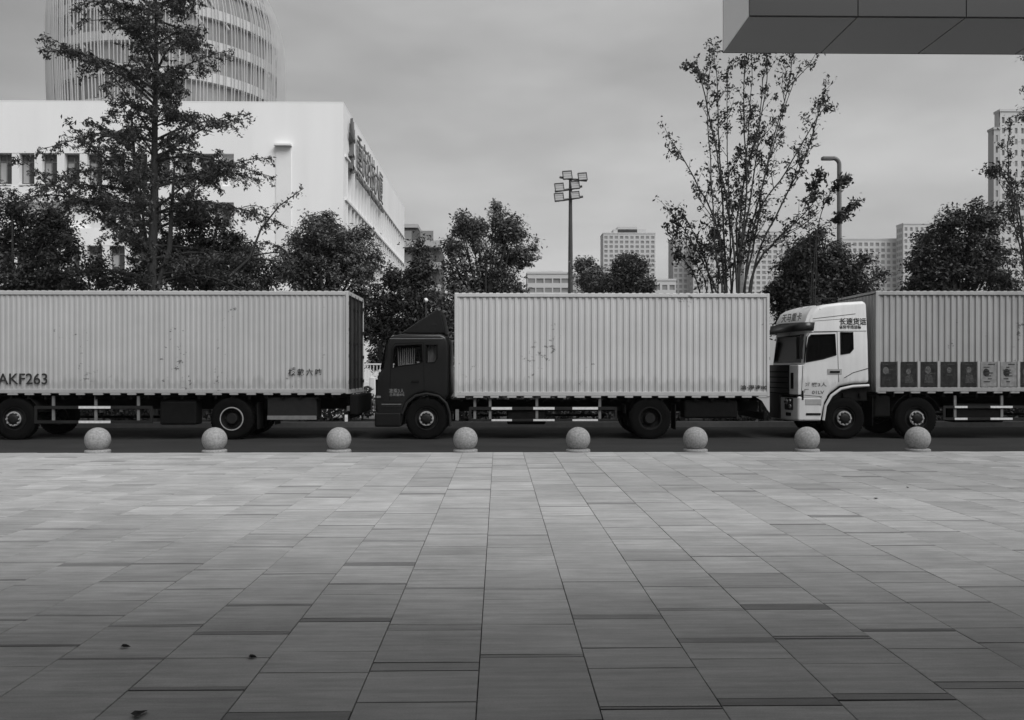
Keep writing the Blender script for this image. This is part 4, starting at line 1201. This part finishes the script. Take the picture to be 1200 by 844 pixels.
def conifer():
    Y = 27.0; bx_ = AX(181, Y); k = Y/F
    o = thing('conifer_tree', 'tall feathery tree with long side branches standing before the white building', 'tree', (bx_, Y, .04))
    H = 15.4; tr = MB()
    def tx(z): return .03*math.sin(z*.7)+(-.06 if z < 6 else .02)
    tr.tube([(tx(z), .03*math.cos(z), z) for z in np.linspace(-.1, H, 18)], list(np.interp(np.linspace(0, H, 18), [0, 5, 10, H], [.2, .15, .075, .02])), 10)
    tr.tube([(0, 0, 4.5), (-.55, .1, 6.4), (-.75, .1, 9.6)], [.1, .08, .03], 7)
    tr.tube([(0, 0, 3.8), (.5, -.1, 5.3), (.62, 0, 8)], [.1, .08, .03], 7)
    S = ([], [], [])
    def spray(pts, t0, step, lo_, hi_):
        '''twigs with leaf tufts all round a limb'''
        n = len(pts); L = sum((pts[i+1]-pts[i]).length for i in range(n-1)); m = max(3, int(L*(1-t0)/step))
        for j in range(m):
            t = t0+(1-t0)*(j+random.random())/m; f_ = min(t, .999)*(n-1); i = int(f_); p = pts[i].lerp(pts[i+1], f_-i)
            d = (pts[i+1]-pts[i]).normalized(); u = d.orthogonal().normalized(); v_ = d.cross(u); a = random.uniform(0, 6.283)
            sd = u*math.cos(a)+v_*math.sin(a); sd.z *= .6
            tl_ = random.uniform(lo_, hi_)*(1.1-.4*t)
            dr = (d*random.uniform(.3, .9)+sd*.8+Vector((0, 0, -.28))).normalized(); e = p+dr*tl_+Vector((0, 0, -.25*tl_))
            if tl_ > .22: tr.tube([p, e], [.008, .003], 4)
            nt_ = max(1, int(tl_/.085))
            for q in range(nt_):
                if random.random() < .8: leaf_cloud(S, p.lerp(e, (q+.7)/nt_), random.choice([2, 4, 7, 11]), random.uniform(.06, .13), dr)
        for q in range(3): leaf_cloud(S, pts[-1]+Vector((0, 0, -.05*q)), 5, .1, (0, 0, -1))
    def limb_pts(p0, az, L, rise, droop, n=9):
        wob = random.uniform(-.45, .45); ph = random.uniform(0, 6); out_ = []
        for i in range(n):
            t = i/(n-1); aa = az+wob*t; r = L*t
            out_.append(Vector((p0[0]+r*math.cos(aa), p0[1]+r*math.sin(aa), p0[2]+L*(rise*t-droop*t*t)+.05*L*math.sin(ph+5*t)*t)))
        return out_
    def branch(z, az, L, rise, tuft=1.0):
        pts = limb_pts((tx(z), 0, z), az, L, rise, random.uniform(.15, .45)); r0 = .016+.009*L
        tr.tube(pts, [r0*(1-.85*i/8) for i in range(9)], 5)
        spray(pts, .1, .105, .18, .52)
        for k in range(random.choice([1, 2, 3, 4]) if L > 1 else 1):
            t = random.uniform(.2, .75); f_ = t*8; i = int(f_); p = pts[i].lerp(pts[i+1], f_-i)
            l2 = L*random.uniform(.25, .55)*(1.2-t)
            sub = limb_pts(p, az+random.choice([-1, 1])*random.uniform(.3, .95), l2, random.uniform(-.1, .7), random.uniform(.2, .6), 6)
            tr.tube(sub, [.012*(1-.8*i/5)+.003 for i in range(6)], 4)
            spray(sub, .15, .115, .15, .45)
    i = 0
    while i < 96:
        z = 3.9+(H-4.2)*(i/96)**1.02+random.uniform(-.25, .25)
        L = float(np.interp(z, [3, 4.6, 7.2, 9.9, 12, 13.2, H], [3.9, 4.0, 3.5, 3.0, 2.5, 2.2, .5]))*random.choice([.35, .5, .65, .8, .9, 1, 1.08])
        branch(z, i*2.39996+random.uniform(-.7, .7), L, random.uniform(.15, .95)); i += 1
    for z, az, L, rs in ((6.3, math.pi+.05, 4.9, .42), (6.9, math.pi-.1, 3.9, .4), (7.4, .1, 3.5, .22), (6.4, -.15, 3.4, .3), (5.0, .05, 4.3, .26), (4.2, -.2, 4.2, .3), (8.6, math.pi, 3.4, .36), (8.0, .0, 3.5, .3), (4.4, math.pi-.15, 4.3, .3)):
        branch(z, az, L, rs)
    # long limb that curls up at the far right
    limb = [(0, 0, 3.6), (1.8, -.3, 3.9), (3.0, -.3, 5.0), (3.35, -.3, 5.9), (3.9, -.3, 6.6), (4.65, -.3, 7.15)]
    tr.tube(limb, [.07, .055, .04, .03, .02, .01], 6)
    for a, b in zip(limb[3:], limb[4:]):
        for q in range(9):
            p = Vector(a).lerp(Vector(b), (q+.5)/9)+Vector((random.uniform(-.1, .1), random.uniform(-.15, .15), random.uniform(-.16, .12)))
            leaf_cloud(S, p, 8, .14, (0, 0, -1))
    tr.tube([(3.1, -.3, 5.1), (3.9, -.3, 5.2), (4.45, -.35, 4.4)], [.03, .022, .01], 5)
    for q in range(14): leaf_cloud(S, (3.3+q*.085, -.33, 5.3-max(0, q-7)*.1), 6, .12, (0, 0, -1))
    C_, N_, T_ = (np.concatenate(x) for x in S); n = len(C_); ls = .075*rng.uniform(.6, 1.5, n)
    quads('crown', C_, N_, T_, ls*.55, ls*1.4, 'leaf_conifer', o)
    tr.build('trunk', 'bark', o, smooth=True)
conifer()

def stem_tree(name, label, Y, base_px, stems, leaf, twigs=22, lsz=.1, dens=1.0, start=.3, group=None, r0=.06, spread=.5, tw=.55, sides=0):
    """stems: polylines in photo pixels, fanned out in depth"""
    bx_ = AX(base_px, Y); o = thing(name, label, 'tree', (bx_, Y, .04), group); tr = MB(); S = ([], [], [])
    for si, st in enumerate(stems):
        pts = []; dy = random.uniform(-1, 1)*spread
        for i, (px, py) in enumerate(st):
            p = at(px, py, Y); pts.append(Vector((p.x-bx_, dy*2*i/max(1, len(st)-1), p.z-.04)))
        # smooth
        fine = []
        m = len(pts)
        for i in range(m-1):
            p0 = pts[max(i-1, 0)]; p1 = pts[i]; p2 = pts[i+1]; p3 = pts[min(i+2, m-1)]
            for q in range(5):
                t = q/5
                fine.append(.5*((2*p1)+(p2-p0)*t+(2*p0-5*p1+4*p2-p3)*t*t+(3*p1-p0-3*p2+p3)*t**3)+Vector((random.gauss(0, .012), random.gauss(0, .012), 0)))
        fine.append(pts[-1])
        amp_ = random.uniform(.03, .1); ph_ = random.uniform(0, 6)
        fine = [p+Vector((amp_*math.sin(ph_+i*.55), amp_*math.cos(ph_*2+i*.5), 0))*(i/len(fine)) for i, p in enumerate(fine)]
        nf_ = len(fine)
        for sb in range(sides):
            i = int(nf_*random.uniform(.35, .8)); d = (fine[min(i+1, nf_-1)]-fine[i-1]).normalized(); a = random.uniform(0, 6.283); L = random.uniform(.6, 1.7)*tw*2
            q0 = fine[i]; q2 = q0+(d+Vector((math.cos(a), math.sin(a), 0))*.55).normalized()*L; q1 = q0.lerp(q2, .5)+Vector((math.cos(a), math.sin(a), 0))*.08*L
            tr.tube([q0, q1, q2], [.016, .011, .004], 5)
            for k in range(int(7*L)):
                t = random.uniform(.3, 1); p = (q0.lerp(q1, t*2) if t < .5 else q1.lerp(q2, t*2-1)); e = p+Vector((random.uniform(-1, 1), random.uniform(-1, 1), random.uniform(-.2, 1))).normalized()*random.uniform(.08, .28)
                tr.tube([p, e], [.005, .003], 4); leaf_cloud(S, e, max(2, int(random.choice([3, 6, 10])*dens)), random.uniform(.08, .16), tuple(d))
        rr = r0*random.uniform(.75, 1.1)
        tr.tube(fine, [rr*(1-.88*(i/(nf_-1))**.8)+.004 for i in range(nf_)], 7)
        nt_ = int(twigs*random.uniform(.8, 1.2))
        for j in range(nt_):
            t = start+(1-start)*(j+random.random())/nt_; f_ = min(t, .999)*(nf_-1); i = int(f_)
            p = fine[i].lerp(fine[i+1], f_-i); d = (fine[i+1]-fine[i]).normalized()
            a = random.uniform(0, 6.283); sd = Vector((math.cos(a), math.sin(a), 0))
            L = tw*random.choice([.35, .5, .8, 1.2, 1.7])*(1.1-.6*t)
            e = p+(d*.8+sd*.75+Vector((0, 0, .25))).normalized()*L
            tr.tube([p, p.lerp(e, .5)+Vector((0, 0, .03)), e], [.011, .007, .003], 4)
            for c_, w_ in ((e, 1), (p.lerp(e, .62), .6)):
                if random.random() < .8*w_*dens+.1:
                    leaf_cloud(S, c_, max(2, int(random.choice([3, 6, 12, 20])*w_*dens)), random.uniform(.1, .2), tuple(e-p))
        leaf_cloud(S, pts[-1], 8, .16, (0, 0, 1))
    C_, N_, T_ = (np.concatenate(x) for x in S); n = len(C_); ls = lsz*rng.uniform(.7, 1.35, n)
    quads('crown', C_, N_, T_, ls*.6, ls*1.25, leaf, o)
    tr.build('trunk', 'bark', o, smooth=True)
    return o
B0 = (866, 470)
stems = [[(858, 470), (852, 335), (849, 220), (845, 130), (843, 55)], [(862, 470), (858, 335), (858, 200), (862, 70)],
         [(870, 470), (866, 340), (880, 240), (895, 150), (908, 55)], [(872, 470), (868, 335), (886, 250), (915, 165), (945, 70)],
         [(874, 470), (874, 335), (888, 250), (925, 200), (962, 130), (977, 125)], [(866, 470), (862, 345), (850, 250), (832, 170), (812, 95), (803, 90)],
         [(862, 470), (850, 345), (838, 260), (808, 200), (782, 160)], [(868, 470), (858, 345), (868, 260), (876, 160), (882, 60)],
         [(870, 470), (872, 350), (885, 280), (900, 200), (925, 100), (930, 58)], [(872, 470), (878, 330), (905, 285), (930, 260), (948, 236)],
         [(860, 470), (845, 350), (836, 300), (828, 230), (822, 130), (828, 70)], [(860, 470), (842, 345), (815, 290), (783, 240)],
         [(866, 470), (862, 330), (872, 230), (866, 120), (868, 52)], [(874, 470), (882, 325), (915, 240), (950, 160), (968, 105)],
         [(868, 470), (864, 330), (862, 260), (875, 190), (895, 100), (890, 60)]]
stem_tree('sparse_tree', 'tall sparse tree of many thin upright stems with scattered leaf tufts', 26.6, 866, stems, 'leaf_sparse', twigs=26, dens=1.1, start=.3, r0=.045, spread=.55, tw=.5, lsz=.095, sides=3)
stems = [[(838, 430), (828, 335), (815, 300), (792, 255)], [(838, 430), (835, 330), (822, 285), (800, 240)], [(840, 430), (842, 320), (838, 270)], [(836, 430), (818, 330), (800, 300), (786, 272)], [(842, 430), (850, 330), (846, 290)]]
stem_tree('shrub', 'low leafy shrub tangled at the left foot of the sparse tree', 27.2, 838, stems, 'leaf_dark', twigs=26, dens=.9, start=.15, r0=.035, spread=.4, tw=.5, lsz=.11)
stems = [[(952, 440), (950, 300), (949, 250), (953, 220), (965, 205)], [(955, 440), (956, 290), (962, 265), (985, 258), (998, 240)], [(952, 440), (955, 300), (965, 250), (980, 218), (996, 210)]]
o = stem_tree('sapling', 'young sapling with arching shoots in front of the street lamp pole', 27.6, 952, stems, 'leaf_dark', twigs=16, dens=1.5, start=.55, r0=.02, spread=.2, tw=.3, lsz=.12)
stems = [[(1206, 500), (1203, 400), (1196, 300), (1185, 220), (1176, 150)], [(1208, 500), (1206, 380), (1206, 240), (1204, 110), (1200, 70)], [(1206, 420), (1200, 330), (1180, 270), (1164, 250)], [(1206, 420), (1203, 260), (1190, 200), (1182, 195)],
         [(1207, 400), (1206, 220), (1194, 160), (1186, 150)], [(1208, 430), (1225, 330), (1240, 240)], [(1208, 400), (1215, 260), (1232, 160)], [(1206, 450), (1203, 360), (1190, 330), (1178, 322)]]
stem_tree('feathery_tree', 'feathery young tree cut by the right edge before the tall grey tower', 25.6, 1206, stems, 'leaf_conifer', twigs=34, dens=1.1, start=.25, r0=.045, spread=.5, tw=.5, lsz=.08, sides=2)

G2 = 'leafy trees behind the trucks'
dense_tree('broadleaf_tree', 'dark bushy tree at the far left edge behind the left truck', 30, ell(20, 300, 62, 58, 16, 19)+[(-20, 240, 20), (18, 243, 15), (-45, 270, 25), (55, 262, 15)], 15, n_clump=1.2)
dense_tree('broadleaf_tree', 'low dark tree just left of the tall feathery tree trunk', 29.5, ell(120, 340, 48, 36, 10, 15), 118)
dense_tree('broadleaf_tree', 'dark dense tree at the right side of the feathery tree trunk', 29, ell(235, 308, 48, 52, 16, 17)+[(222, 262, 12), (262, 280, 12)], 236, n_clump=1.2)
dense_tree('broadleaf_tree', 'low dark bush between the feathery tree and the rounded tree', 28.5, ell(298, 335, 28, 26, 8, 13), 300)
dense_tree('broadleaf_tree', 'rounded leafy tree in front of the white building corner', 33, ell(384, 305, 44, 44, 18, 17)+[(380, 250, 11), (390, 262, 14), (350, 275, 12), (418, 275, 12), (372, 262, 11), (432, 315, 10), (338, 318, 11), (345, 345, 15), (425, 345, 15)], 384, 'leaf_mid', n_clump=1.1)
dense_tree('broadleaf_tree', 'dark tree above the gap behind the left truck', 31, ell(452, 372, 26, 44, 12, 15)+[(462, 325, 9), (440, 355, 10)], 452)
dense_tree('slim_tree', 'slim dark tree in front of the balconied block', 30, [(490, 290, 9), (494, 305, 10), (484, 315, 10), (500, 322, 11), (488, 335, 14), (503, 345, 13), (480, 350, 12), (495, 365, 16), (480, 385, 16), (500, 395, 16), (478, 412, 14), (505, 415, 14)], 492)
dense_tree('broadleaf_tree', 'tall pointed leafy tree behind the front of the middle truck box', 34, ell(568, 310, 46, 56, 20, 16)+[(580, 240, 11), (584, 252, 12), (545, 258, 10), (541, 268, 12), (610, 272, 13), (617, 285, 10), (596, 258, 13), (528, 290, 12), (560, 262, 12), (598, 340, 18), (545, 350, 20)], 568, 'leaf_mid', n_clump=1.1)
dense_tree('broadleaf_tree', 'dark low tree behind the roof deflector of the dark cab', 30.4, ell(530, 392, 22, 44, 9, 15)+ell(470, 425, 36, 20, 8, 14), 520)
dense_tree('broadleaf_tree', 'thin pale small tree right of the floodlight mast', 60, [(688, 306, 8), (682, 312, 7), (696, 312, 8), (690, 320, 9), (702, 325, 8), (680, 326, 6), (708, 335, 9), (690, 335, 8)], 691, 'leaf_mid', lsize=.16, n_clump=.5, cl_r=.45)
dense_tree('broadleaf_tree', 'small round dark tree in front of the stepped apartment tower', 58, ell(738, 325, 24, 22, 12, 9)+[(735, 302, 7), (748, 307, 7), (762, 335, 8)], 738, 'leaf_dark', lsize=.16, cl_r=.45)
dense_tree('broadleaf_tree', 'broad dark bush under the street lamp and behind the white cab roof', 29, ell(965, 330, 52, 42, 18, 17)+[(950, 280, 11), (965, 275, 12), (932, 298, 12), (1010, 310, 13), (1030, 325, 13), (912, 330, 14), (920, 365, 18), (985, 290, 12)], 962, n_clump=1.2)
dense_tree('broadleaf_tree', 'big dark tree behind the box of the rightmost truck', 31, ell(1125, 310, 48, 48, 20, 18)+[(1138, 250, 12), (1152, 258, 12), (1108, 262, 13), (1092, 275, 12), (1165, 262, 12), (1172, 295, 13), (1085, 310, 13), (1078, 330, 13), (1180, 325, 14)], 1125, n_clump=1.2)
def hedge(name, label, pa, pb, Y, h, wd):
    xa, xb = AX(pa, Y), AX(pb, Y); L = xb-xa
    o = thing(name, label, 'hedge', ((xa+xb)/2, Y, .04), 'dark hedges along the far kerb')
    n = int(L*h*900); C_ = np.stack([rng.uniform(-L/2, L/2, n), rng.normal(0, wd*.35, n), rng.uniform(0, h, n)], 1)
    C_[:, 2] += .12*np.sin(C_[:, 0]*2.1)+.08*np.sin(C_[:, 0]*5.3)
    quads('foliage', C_, rand_unit(n)+np.array([0, -.3, .5]), rand_unit(n), .07*rng.uniform(.7, 1.4, n), .14*rng.uniform(.7, 1.4, n), 'leaf_dark', o)
    tr = MB(); x = -L/2+.3
    while x < L/2: tr.tube([(x, 0, -.05), (x+random.uniform(-.2, .2), random.uniform(-.2, .2), h*.85)], [.04, .012], 5); x += .5
    tr.build('stems', 'bark', o)
hedge('hedge', 'dark hedge behind the wheels of the left truck', -60, 436, 27.3, .95, .8)
hedge('hedge', 'dark hedge behind the wheels of the middle truck', 441, 905, 27.3, .95, .8)
hedge('hedge', 'dark hedge behind the wheels of the rightmost truck', 910, 1420, 27.3, .95, .8)

# ------------------------------------------------------------------ haze over the town
hz = MB().box(-420, 420, -60, 640, -1.7, 130).build('haze', None)
hm = bpy.data.materials.new('haze'); hm.use_nodes = True; ht = hm.node_tree; ht.nodes.clear()
ho = N(ht, 'ShaderNodeOutputMaterial'); hv = N(ht, 'ShaderNodeVolumePrincipled')
hv.inputs['Color'].default_value = g(.95); hv.inputs['Density'].default_value = .0003; hv.inputs['Anisotropy'].default_value = .2
ht.links.new(hv.outputs[0], ho.inputs['Volume']); hz.data.materials.append(hm); tag(hz, kind='stuff')
